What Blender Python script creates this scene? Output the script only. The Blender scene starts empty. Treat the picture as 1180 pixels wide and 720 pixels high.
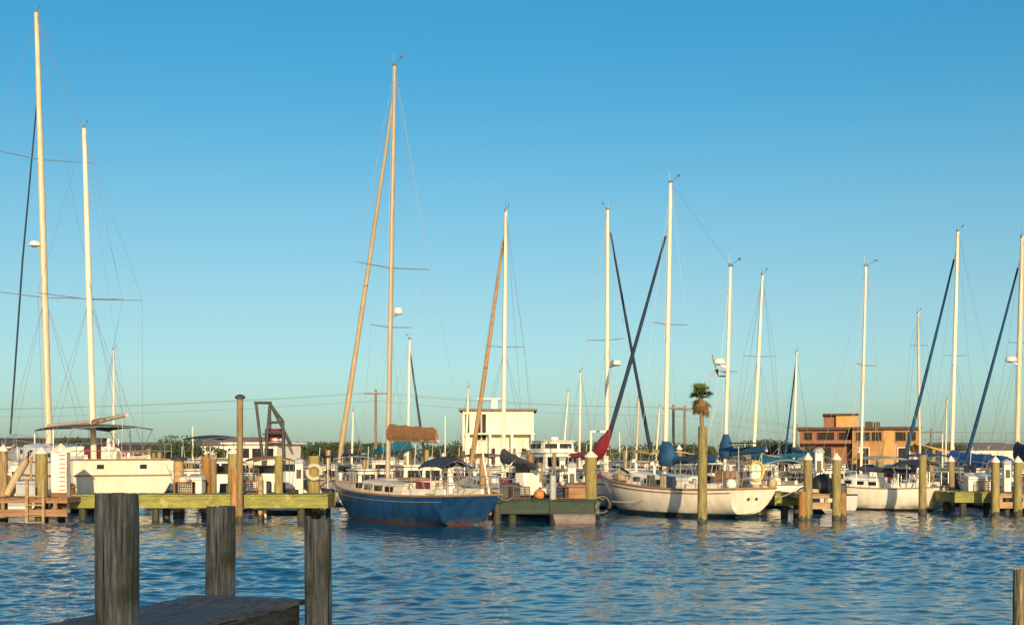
import bpy, math, random
import numpy as np
from mathutils import Vector, Matrix, noise
R = math.radians
rnd = random.Random(7)
sc = bpy.context.scene
COL = sc.collection
F, HOR, CXP, CH = 1450.0, 522.0, 590.0, 2.4
SUN_AZ, SUN_EL = 8.0, 13.0          # degrees right of straight behind the camera, above the horizon

def at(px, d): return (px - CXP) / F * d
def zz(py, d): return CH - (py - HOR) * d / F
def pt(px, py, d): return Vector((at(px, d), d, zz(py, d)))
def dw(py): return CH * F / (py - HOR)
def mix(a, b, t): return a + (b - a) * t
def sst(t): t = max(0., min(1., t)); return t * t * (3 - 2 * t)

# ------------------------------------------------------------------ materials
def nodes(m):
    m.use_nodes = True
    nt = m.node_tree
    return nt, nt.nodes, nt.links, nt.nodes['Principled BSDF']
def mat(name, c1, c2=None, rough=.6, scale=4., stretch=(1, 1, 1), metal=0., bump=0., bscale=None, detail=5., lo=.35, hi=.65, coat=0., spots=None, per=0.):
    m = bpy.data.materials.new(name)
    nt, N, L, P = nodes(m)
    P.inputs['Roughness'].default_value = rough
    P.inputs['Metallic'].default_value = metal
    if coat: P.inputs['Coat Weight'].default_value = coat
    if c2 is None: c2 = tuple(c * .82 for c in c1)
    tc = N.new('ShaderNodeTexCoord'); mp = N.new('ShaderNodeMapping')
    mp.inputs['Scale'].default_value = stretch
    L.new(tc.outputs['Object'], mp.inputs[0])
    nz = N.new('ShaderNodeTexNoise'); nz.inputs['Scale'].default_value = scale; nz.inputs['Detail'].default_value = detail
    nz.inputs['Roughness'].default_value = .65
    L.new(mp.outputs[0], nz.inputs[0])
    rp = N.new('ShaderNodeValToRGB')
    rp.color_ramp.elements[0].position = lo; rp.color_ramp.elements[1].position = hi
    rp.color_ramp.elements[0].color = (*c2, 1); rp.color_ramp.elements[1].color = (*c1, 1)
    L.new(nz.outputs[0], rp.inputs[0])
    out = rp.outputs[0]
    if spots:
        n2 = N.new('ShaderNodeTexNoise'); n2.inputs['Scale'].default_value = spots[1]; n2.inputs['Detail'].default_value = 6
        L.new(tc.outputs['Object'], n2.inputs[0])
        r2 = N.new('ShaderNodeValToRGB'); r2.color_ramp.elements[0].position = spots[2]; r2.color_ramp.elements[1].position = spots[2] + .12
        L.new(n2.outputs[0], r2.inputs[0])
        mx = N.new('ShaderNodeMix'); mx.data_type = 'RGBA'
        L.new(r2.outputs[0], mx.inputs[0]); L.new(out, mx.inputs[6]); mx.inputs[7].default_value = (*spots[0], 1)
        out = mx.outputs[2]
    if per:
        oi = N.new('ShaderNodeObjectInfo'); hs = N.new('ShaderNodeHueSaturation')
        mr = N.new('ShaderNodeMapRange'); mr.inputs[3].default_value = 1 - per; mr.inputs[4].default_value = 1 + per
        L.new(oi.outputs['Random'], mr.inputs[0]); L.new(mr.outputs[0], hs.inputs['Value'])
        L.new(out, hs.inputs['Color']); out = hs.outputs[0]
    L.new(out, P.inputs['Base Color'])
    if bump:
        bn = N.new('ShaderNodeTexNoise'); bn.inputs['Scale'].default_value = bscale or scale * 3; bn.inputs['Detail'].default_value = 6
        L.new(mp.outputs[0], bn.inputs[0])
        b = N.new('ShaderNodeBump'); b.inputs['Strength'].default_value = bump; b.inputs['Distance'].default_value = .02
        L.new(bn.outputs[0], b.inputs['Height']); L.new(b.outputs[0], P.inputs['Normal'])
    return m
def hull_mat(name, top, boot, anti, z1, z2, rough=.3, dirt=.85):
    m = bpy.data.materials.new(name)
    nt, N, L, P = nodes(m)
    tc = N.new('ShaderNodeTexCoord'); sp = N.new('ShaderNodeSeparateXYZ'); L.new(tc.outputs['Object'], sp.inputs[0])
    rp = N.new('ShaderNodeValToRGB'); rp.color_ramp.interpolation = 'CONSTANT'
    mr = N.new('ShaderNodeMapRange'); mr.inputs[1].default_value = -1; mr.inputs[2].default_value = 3
    L.new(sp.outputs[2], mr.inputs[0]); L.new(mr.outputs[0], rp.inputs[0])
    e = rp.color_ramp.elements
    e[0].position = 0; e[0].color = (*anti, 1); e[1].position = (z1 + 1) / 4; e[1].color = (*boot, 1)
    x = e.new((z2 + 1) / 4); x.color = (*top, 1)
    mp = N.new('ShaderNodeMapping'); mp.inputs['Scale'].default_value = (1.6, 1.6, .25); L.new(tc.outputs['Object'], mp.inputs[0])
    nz = N.new('ShaderNodeTexNoise'); nz.inputs['Scale'].default_value = 2.2; nz.inputs['Detail'].default_value = 7; L.new(mp.outputs[0], nz.inputs[0])
    r2 = N.new('ShaderNodeValToRGB'); r2.color_ramp.elements[0].position = .35; r2.color_ramp.elements[1].position = .6
    r2.color_ramp.elements[0].color = (dirt, dirt * .97, dirt * .9, 1); r2.color_ramp.elements[1].color = (1, 1, 1, 1)
    L.new(nz.outputs[0], r2.inputs[0])
    mx = N.new('ShaderNodeMix'); mx.data_type = 'RGBA'; mx.blend_type = 'MULTIPLY'; mx.inputs[0].default_value = 1
    L.new(rp.outputs[0], mx.inputs[6]); L.new(r2.outputs[0], mx.inputs[7]); out = mx.outputs[2]
    for sc_, thr, col, zlo, zhi in (((7, 7, .45), .60, (.22, .13, .06), .9, .35), ((3, 3, 3), .42, (.10, .085, .045), .30, .10)):
        m3 = N.new('ShaderNodeMapping'); m3.inputs['Scale'].default_value = sc_; L.new(tc.outputs['Object'], m3.inputs[0])
        n3 = N.new('ShaderNodeTexNoise'); n3.inputs['Scale'].default_value = 1.; n3.inputs['Detail'].default_value = 6; L.new(m3.outputs[0], n3.inputs[0])
        q3 = N.new('ShaderNodeValToRGB'); q3.color_ramp.elements[0].position = thr; q3.color_ramp.elements[1].position = thr + .16; L.new(n3.outputs[0], q3.inputs[0])
        z3 = N.new('ShaderNodeMapRange'); z3.inputs[1].default_value = zlo; z3.inputs[2].default_value = zhi; z3.inputs[3].default_value = .0 if zlo < .5 else .12; z3.inputs[4].default_value = .6 if zlo < .5 else .35; L.new(sp.outputs[2], z3.inputs[0])
        f3 = N.new('ShaderNodeMath'); f3.operation = 'MULTIPLY'; L.new(q3.outputs[0], f3.inputs[0]); L.new(z3.outputs[0], f3.inputs[1])
        x3 = N.new('ShaderNodeMix'); x3.data_type = 'RGBA'; L.new(f3.outputs[0], x3.inputs[0]); L.new(out, x3.inputs[6]); x3.inputs[7].default_value = (*col, 1); out = x3.outputs[2]
    L.new(out, P.inputs['Base Color'])
    P.inputs['Roughness'].default_value = rough
    return m

M = {}
def defmat(k, *a, **kw): M[k] = mat(k, *a, **kw)
defmat('white_gel', (.80, .74, .62), (.66, .59, .47), rough=.35, scale=2)
defmat('white_paint', (.79, .72, .59), (.62, .54, .42), rough=.55, scale=2.5)
defmat('deck_cream', (.62, .55, .42), (.5, .43, .32), rough=.7, scale=3)
defmat('teak', (.36, .21, .10), (.22, .12, .055), rough=.65, scale=6, stretch=(.3, 3, 3))
defmat('alu', (.74, .69, .58), (.62, .57, .47), rough=.45, scale=3, stretch=(4, 4, .4), metal=.25)
defmat('mast_white', (.74, .64, .47), (.62, .52, .37), rough=.45, scale=3, stretch=(4, 4, .4))
defmat('mast_buff', (.58, .48, .33), (.43, .34, .22), rough=.5, scale=3, stretch=(4, 4, .4))
defmat('mast_tan', (.40, .32, .215), (.29, .225, .145), rough=.5, scale=3, stretch=(4, 4, .4))
defmat('steel', (.55, .54, .50), (.42, .41, .39), rough=.35, metal=.7)
defmat('wire', (.30, .30, .28), (.22, .22, .21), rough=.5, metal=.5)
defmat('black', (.018, .019, .022), (.01, .01, .012), rough=.5)
defmat('glass', (.02, .025, .03), (.012, .016, .02), rough=.08)
defmat('dark_pane', (.03, .026, .022), (.018, .016, .014), rough=.55)
defmat('tan_canvas', (.29, .145, .05), (.20, .095, .033), rough=.85, scale=5, stretch=(.5, 1, 2), bump=.4)
defmat('tan_sail', (.44, .34, .20), (.33, .24, .13), rough=.85, scale=5, stretch=(1, 1, .3), bump=.3)
defmat('brown_sail', (.46, .29, .13), (.34, .20, .085), rough=.85, scale=5, bump=.3)
defmat('navy', (.022, .035, .065), (.012, .02, .04), rough=.8, scale=4, bump=.3)
defmat('blue_canvas', (.012, .13, .38), (.008, .09, .28), rough=.8, scale=3, bump=.4)
defmat('deep_blue_canvas', (.010, .075, .17), (.007, .05, .12), rough=.8, scale=3, bump=.4)
defmat('teal_canvas', (.015, .17, .24), (.01, .12, .18), rough=.8, scale=3, bump=.3)
defmat('red_canvas', (.21, .012, .024), (.13, .008, .016), rough=.8, scale=4, bump=.5)
defmat('maroon', (.14, .02, .03), (.09, .012, .02), rough=.85, scale=4, bump=.3)
defmat('grey_canvas', (.09, .085, .085), (.06, .055, .055), rough=.85, scale=4, bump=.3)
defmat('yellow_canvas', (.62, .46, .10), (.48, .34, .07), rough=.8, scale=4, bump=.2)
defmat('orange_plastic', (.55, .21, .05), (.40, .14, .03), rough=.5)
defmat('red_plastic', (.5, .05, .03), (.38, .035, .02), rough=.5)
defmat('blue_plastic', (.10, .17, .27), (.07, .12, .2), rough=.6)
defmat('grey_plastic', (.38, .38, .37), (.28, .28, .27), rough=.6)
defmat('pile', (.34, .235, .105), (.15, .10, .045), rough=.85, scale=5, stretch=(3, 3, .35), bump=.6, per=.22, spots=((.09, .085, .04), 2.2, .6))
defmat('pile_olive', (.31, .25, .085), (.16, .125, .045), rough=.85, scale=5, stretch=(3, 3, .35), bump=.6, per=.15, spots=((.10, .09, .035), 2.2, .62))
defmat('pile_orange', (.42, .20, .055), (.20, .10, .035), rough=.85, scale=5, stretch=(3, 3, .35), bump=.6, per=.15)
defmat('weed', (.055, .055, .026), (.028, .028, .016), rough=.7, scale=9, bump=.6)
defmat('dock_green', (.27, .27, .055), (.16, .155, .04), rough=.85, scale=3, stretch=(.5, 2, 2), bump=.4, spots=((.36, .30, .11), 2.5, .56))
defmat('dock_shaded_green', (.032, .055, .03), (.018, .032, .02), rough=.8, scale=3, stretch=(.5, 2, 2), bump=.4, spots=((.2, .17, .10), 2.5, .64))  # dock green darkened to carry the shade over the finger pier in its colour
defmat('dock_wood', (.40, .27, .12), (.24, .15, .07), rough=.85, scale=4, stretch=(.4, 2, 3), bump=.4, per=.1)
defmat('dock_brown', (.32, .18, .09), (.18, .095, .05), rough=.85, scale=4, stretch=(.4, 2, 3), bump=.4)
defmat('stucco_orange', (.38, .195, .07), (.30, .15, .055), rough=.9, scale=2)
defmat('stucco_pink', (.25, .115, .06), (.19, .085, .045), rough=.9, scale=2)
defmat('stucco_yellow', (.48, .28, .09), (.40, .23, .075), rough=.9, scale=2)
defmat('roof_dark', (.09, .055, .04), (.06, .04, .03), rough=.9)
defmat('shingle', (.22, .18, .15), (.14, .11, .09), rough=.9, scale=6)
defmat('siding', (.77, .67, .50), (.68, .57, .41), rough=.7, scale=2, stretch=(.5, .5, 6))
defmat('leaf', (.055, .075, .022), (.03, .045, .012), rough=.75, scale=.6, lo=.4, hi=.6)
defmat('palm_leaf', (.07, .10, .025), (.04, .06, .015), rough=.7)
defmat('palm_dead', (.22, .12, .045), (.14, .08, .03), rough=.85)
defmat('trunk', (.23, .17, .11), (.14, .10, .065), rough=.9, scale=4, stretch=(1, 1, 3), bump=.5)
defmat('sand', (.33, .27, .18), (.24, .2, .13), rough=.95, scale=.4)
defmat('concrete', (.38, .35, .29), (.28, .26, .21), rough=.9, scale=1.2)
defmat('rig_steel', (.05, .055, .05), (.03, .033, .03), rough=.7, spots=((.14, .06, .03), 3, .6))
defmat('rust', (.25, .10, .045), (.15, .06, .03), rough=.9)
defmat('rope', (.50, .45, .34), (.38, .33, .24), rough=.9, scale=20)
defmat('shade_shed_wall', (.22, .18, .14), (.15, .12, .09), rough=.9, stretch=(3, 3, .3))
M['dark_pane'].node_tree.nodes['Principled BSDF'].inputs['Specular IOR Level'].default_value = .08
H = {}
H['blue'] = hull_mat('blue_hull_paint', (.013, .062, .165), (.22, .035, .028), (.16, .025, .022), .0, .045, .3, .66)
H['white'] = hull_mat('white_hull_paint', (.82, .75, .61), (.015, .05, .06), (.01, .035, .045), .06, .17, .3, .84)
H['white2'] = hull_mat('white_hull_paint_bare', (.82, .75, .61), (.05, .03, .025), (.04, .025, .02), .03, .09, .3, .86)
H['cream'] = hull_mat('cream_hull_paint', (.80, .73, .58), (.74, .66, .5), (.06, .05, .04), .1, .3, .35, .9)
H['dark'] = hull_mat('dark_hull_paint', (.035, .04, .055), (.4, .38, .34), (.1, .02, .02), .08, .16, .35, .8)
H['grey'] = hull_mat('grey_hull_paint', (.36, .36, .36), (.05, .05, .06), (.04, .04, .05), .06, .14, .4, .82)

# weathered near timber: strong upright grain, cracks and pale scuffs
def near_wood(name, c_dark, c_mid, c_pale, stretch, moss=None, bstr=.9, crack=False):
    m = bpy.data.materials.new(name)
    nt, N, L, P = nodes(m)
    P.inputs['Roughness'].default_value = .85
    tc = N.new('ShaderNodeTexCoord'); mp = N.new('ShaderNodeMapping'); mp.inputs['Scale'].default_value = stretch
    L.new(tc.outputs['Object'], mp.inputs[0])
    a = N.new('ShaderNodeTexNoise'); a.inputs['Scale'].default_value = 1; a.inputs['Detail'].default_value = 8; a.inputs['Roughness'].default_value = .7
    L.new(mp.outputs[0], a.inputs[0])
    rp = N.new('ShaderNodeValToRGB'); e = rp.color_ramp.elements
    e[0].position = .34; e[0].color = (*c_dark, 1); e[1].position = .72; e[1].color = (*c_pale, 1)
    x = e.new(.52); x.color = (*c_mid, 1)
    L.new(a.outputs[0], rp.inputs[0]); out = rp.outputs[0]
    if moss:
        b = N.new('ShaderNodeTexNoise'); b.inputs['Scale'].default_value = 3.2; b.inputs['Detail'].default_value = 6
        L.new(tc.outputs['Object'], b.inputs[0])
        r2 = N.new('ShaderNodeValToRGB'); r2.color_ramp.elements[0].position = .46; r2.color_ramp.elements[1].position = .66
        L.new(b.outputs[0], r2.inputs[0])
        mx = N.new('ShaderNodeMix'); mx.data_type = 'RGBA'; L.new(r2.outputs[0], mx.inputs[0]); L.new(out, mx.inputs[6]); mx.inputs[7].default_value = (*moss, 1)
        out = mx.outputs[2]
    if crack:
        mp2 = N.new('ShaderNodeMapping'); mp2.inputs['Scale'].default_value = (34, 34, .9); L.new(tc.outputs['Object'], mp2.inputs[0])
        cn = N.new('ShaderNodeTexNoise'); cn.inputs['Scale'].default_value = 1.3; cn.inputs['Detail'].default_value = 5; L.new(mp2.outputs[0], cn.inputs[0])
        r3 = N.new('ShaderNodeValToRGB'); r3.color_ramp.elements[0].position = .60; r3.color_ramp.elements[1].position = .66
        L.new(cn.outputs[0], r3.inputs[0]); mx = N.new('ShaderNodeMix'); mx.data_type = 'RGBA'; L.new(r3.outputs[0], mx.inputs[0]); L.new(out, mx.inputs[6]); mx.inputs[7].default_value = (.035, .026, .016, 1); out = mx.outputs[2]
    L.new(out, P.inputs['Base Color'])
    f = N.new('ShaderNodeTexNoise'); f.inputs['Scale'].default_value = 2.4; f.inputs['Detail'].default_value = 8; L.new(mp.outputs[0], f.inputs[0])
    bp = N.new('ShaderNodeBump'); bp.inputs['Strength'].default_value = bstr; bp.inputs['Distance'].default_value = .02
    L.new(f.outputs[0], bp.inputs['Height']); L.new(bp.outputs[0], P.inputs['Normal'])
    return m
M['near_pile'] = near_wood('near_piling_wood', (.07, .052, .032), (.34, .26, .155), (.78, .62, .43), (32, 32, 2.2), moss=(.17, .135, .045), crack=True)
M['near_deck'] = near_wood('near_deck_wood', (.12, .088, .066), (.26, .20, .155), (.42, .33, .25), (2.2, 30, 30))
M['near_board'] = near_wood('near_board_wood', (.06, .042, .025), (.19, .135, .08), (.33, .25, .16), (2.2, 30, 30))

# ------------------------------------------------------------------ mesh builder
class MB:
    def __init__(s): s.v = []; s.f = []; s.m = []
    def add(s, vs, fs, mi=0):
        o = len(s.v); s.v += [tuple(v) for v in vs]
        for f in fs: s.f.append(tuple(i + o for i in f)); s.m.append(mi)
        return s
    def bx(s, x0, x1, y0, y1, z0, z1, mi=0, mt=None):
        vs = [Vector((x, y, z)) for z in (z0, z1) for y in (y0, y1) for x in (x0, x1)]
        if mt: vs = [mt @ v for v in vs]
        return s.add(vs, [(0, 2, 3, 1), (4, 5, 7, 6), (0, 1, 5, 4), (2, 6, 7, 3), (0, 4, 6, 2), (1, 3, 7, 5)], mi)
    def cyl(s, p0, p1, r0, r1=None, n=8, mi=0):
        return s.tube([p0, p1], [r0, r0 if r1 is None else r1], n, mi)
    def tube(s, path, r, n=6, mi=0, sx=1., sy=1., up=None):
        path = [Vector(p) for p in path]
        if not isinstance(r, (list, tuple)): r = [r] * len(path)
        vs = []; fs = []
        for i, p in enumerate(path):
            t = (path[min(i + 1, len(path) - 1)] - path[max(i - 1, 0)])
            t = t.normalized() if t.length > 1e-9 else Vector((0, 0, 1))
            u = Vector(up) if up else (Vector((0, 0, 1)) if abs(t.z) < .9 else Vector((1, 0, 0)))
            a = t.cross(u).normalized(); b = a.cross(t).normalized()
            for k in range(n):
                q = 2 * math.pi * k / n
                vs.append(p + a * (math.cos(q) * r[i] * sx) + b * (math.sin(q) * r[i] * sy))
        for i in range(len(path) - 1):
            for k in range(n):
                k2 = (k + 1) % n
                fs.append((i * n + k, i * n + k2, (i + 1) * n + k2, (i + 1) * n + k))
        fs.append(tuple(range(n - 1, -1, -1))); fs.append(tuple((len(path) - 1) * n + k for k in range(n)))
        return s.add(vs, fs, mi)
    def loft(s, rings, closed=True, cap0=True, cap1=True, mi=0):
        n = len(rings[0]); vs = [p for r in rings for p in r]; fs = []
        for i in range(len(rings) - 1):
            for k in range(n if closed else n - 1):
                k2 = (k + 1) % n
                fs.append((i * n + k, i * n + k2, (i + 1) * n + k2, (i + 1) * n + k))
        if cap0: fs.append(tuple(range(n - 1, -1, -1)))
        if cap1: fs.append(tuple((len(rings) - 1) * n + k for k in range(n)))
        return s.add(vs, fs, mi)
    def lathe(s, prof, c=(0, 0, 0), n=12, mi=0):
        rings = [[(c[0] + r * math.cos(2 * math.pi * k / n), c[1] + r * math.sin(2 * math.pi * k / n), c[2] + z) for k in range(n)] for r, z in prof]
        return s.loft(rings, mi=mi)
    def ball(s, c, r, n=10, sz=1., mi=0):
        m = max(4, n // 2)
        return s.lathe([(max(1e-4, r * math.sin(math.pi * i / m)), -r * sz * math.cos(math.pi * i / m)) for i in range(m + 1)], c, n, mi)
    def build(s, name, mats, parent=None, smooth=35, bevel=0.):
        me = bpy.data.meshes.new(name); me.from_pydata(s.v, [], s.f)
        if not isinstance(mats, (list, tuple)): mats = [mats]
        for m in mats: me.materials.append(m)
        if len(mats) > 1: me.polygons.foreach_set('material_index', s.m)
        if smooth:
            me.shade_smooth(); me.set_sharp_from_angle(angle=R(smooth))
        me.update()
        o = bpy.data.objects.new(name, me); COL.objects.link(o)
        if parent: o.parent = parent
        if bevel:
            b = o.modifiers.new('bevel', 'BEVEL'); b.width = bevel; b.segments = 2; b.limit_method = 'ANGLE'
        return o
def tag(o, label=None, cat=None, group=None, kind=None):
    for k, v in (('label', label), ('category', cat), ('group', group), ('kind', kind)):
        if v: o[k] = v
    return o
def thing(name, label, cat, loc=(0, 0, 0), rz=0., group=None):
    o = bpy.data.objects.new(name, None); COL.objects.link(o)
    o.empty_display_size = .3; o.location = loc; o.rotation_euler = (0, 0, rz)
    return tag(o, label, cat, group)

# ------------------------------------------------------------------ hull shape
class Hull:
    def __init__(s, L, B, fb, tw=.7, trake=.3, bover=1., ts=.1, keel=-.35, full=2.6, mid=.42):
        s.L, s.B, s.fb, s.tw, s.trake, s.bover, s.ts, s.keel, s.full, s.mid = L, B, fb, tw, trake, bover, ts, keel, full, mid
    def b(s, t):
        if t < s.mid: return s.B / 2 * (s.tw + (1 - s.tw) * math.sin(math.pi / 2 * t / s.mid))
        return max(.02, s.B / 2 * math.cos(math.pi / 2 * ((t - s.mid) / (1 - s.mid)) ** 1.35) ** .85)
    def zs(s, t):
        a, m, c = s.fb; tm = .4
        return a * (t - tm) * (t - 1) / tm + m * t * (t - 1) / (tm * (tm - 1)) + c * t * (t - tm) / (1 - tm)
    def zb(s, t):
        z = s.keel
        if t < .45: z = mix(s.ts, s.keel, sst(t / .45))
        if t > .75: z = mix(s.keel, -.1, sst((t - .75) / .25))
        return z
    def xw(s, t, z):
        zs = s.zs(t); x = t * s.L
        if t > .5: x -= s.bover * ((zs - z) / max(zs, .1)) * ((t - .5) / .5) ** 2.2
        if t < .35: x += s.trake * ((zs - z) / max(zs, .1)) * (1 - t / .35) ** 1.5
        return x
    def mesh(s, N=22, K=8):
        rings = []
        for i in range(N + 1):
            t = i / N; b, zs, zb = s.b(t), s.zs(t), s.zb(t); e = 2 / mix(s.full, 1.45, t ** 1.3)
            half = []
            for k in range(K + 1):
                th = math.pi / 2 * k / K
                half.append((b * math.sin(th) ** e, zs - (zs - zb) * max(0., math.cos(th)) ** e))
            ring = [(s.xw(t, z), y, z) for y, z in reversed(half)] + [(s.xw(t, z), -y, z) for y, z in half[1:]]
            rings.append(ring)
        mb = MB(); mb.loft(rings, closed=False, cap0=True, cap1=False); return mb
    def deck(s, drop=.05, N=22):
        mb = MB(); vs = []; fs = []
        for i in range(N + 1):
            t = i / N; b = s.b(t) - .015; z = s.zs(t) - drop
            vs += [(t * s.L, b, z), (t * s.L, 0, z + .04), (t * s.L, -b, z)]
        for i in range(N): 
            a = 3 * i
            fs += [(a, a + 3, a + 4, a + 1), (a + 1, a + 4, a + 5, a + 2)]
        return mb.add(vs, fs)
    def rail(s, off=.0, dz=.0, r=.035, N=22, t0=0., t1=1.):
        mb = MB()
        for sd in (1, -1):
            mb.tube([(mix(t0, t1, i / N) * s.L, sd * (s.b(mix(t0, t1, i / N)) + off), s.zs(mix(t0, t1, i / N)) + dz) for i in range(N + 1)], r, 6)
        if t0 == 0: mb.cyl((0, s.b(0) + off, s.fb[0] + dz), (0, -s.b(0) - off, s.fb[0] + dz), r, n=6)
        return mb
def sheet(fn, nu, nv, th=.02):
    """curved canvas with thickness: fn(u, v) -> point"""
    mb = MB(); vs = []; fs = []
    for w in (0, 1):
        for i in range(nu + 1):
            for j in range(nv + 1):
                p = fn(i / nu, j / nv); vs.append((p[0], p[1], p[2] - w * th))
    n = (nu + 1) * (nv + 1); q = lambda i, j: i * (nv + 1) + j
    for i in range(nu):
        for j in range(nv):
            fs.append((q(i, j), q(i + 1, j), q(i + 1, j + 1), q(i, j + 1)))
            fs.append((n + q(i, j), n + q(i, j + 1), n + q(i + 1, j + 1), n + q(i + 1, j)))
    for i in range(nu):
        fs.append((q(i, 0), n + q(i, 0), n + q(i + 1, 0), q(i + 1, 0))); fs.append((q(i, nv), q(i + 1, nv), n + q(i + 1, nv), n + q(i, nv)))
    for j in range(nv):
        fs.append((q(0, j), q(0, j + 1), n + q(0, j + 1), n + q(0, j))); fs.append((q(nu, j), n + q(nu, j), n + q(nu, j + 1), q(nu, j + 1)))
    return mb.add(vs, fs)
def canopy(root, name, x0, x1, hw, z, cam, m, legs_to, th=.03):
    o = sheet(lambda u, v: (mix(x0, x1, u), mix(-hw, hw, v), z + cam * (1 - (2 * v - 1) ** 2) - .10 * (2 * u - 1) ** 2), 6, 8, th).build(name, m, root)
    f = MB()
    for x in (x0 + .06, mix(x0, x1, .5), x1 - .06):
        f.tube([(mix(x, mix(x0, x1, .5), .6), -hw, legs_to), (x, -hw, z - .12)] + [(x, mix(-hw, hw, j / 6), z + cam * (1 - (2 * j / 6 - 1) ** 2) - .045 - (.1 if x != mix(x0, x1, .5) else 0)) for j in range(7)] + [(x, hw, z - .12), (mix(x, mix(x0, x1, .5), .6), hw, legs_to)], .016, 5)
    f.build('frame', M['steel'], o)
    return o

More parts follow.
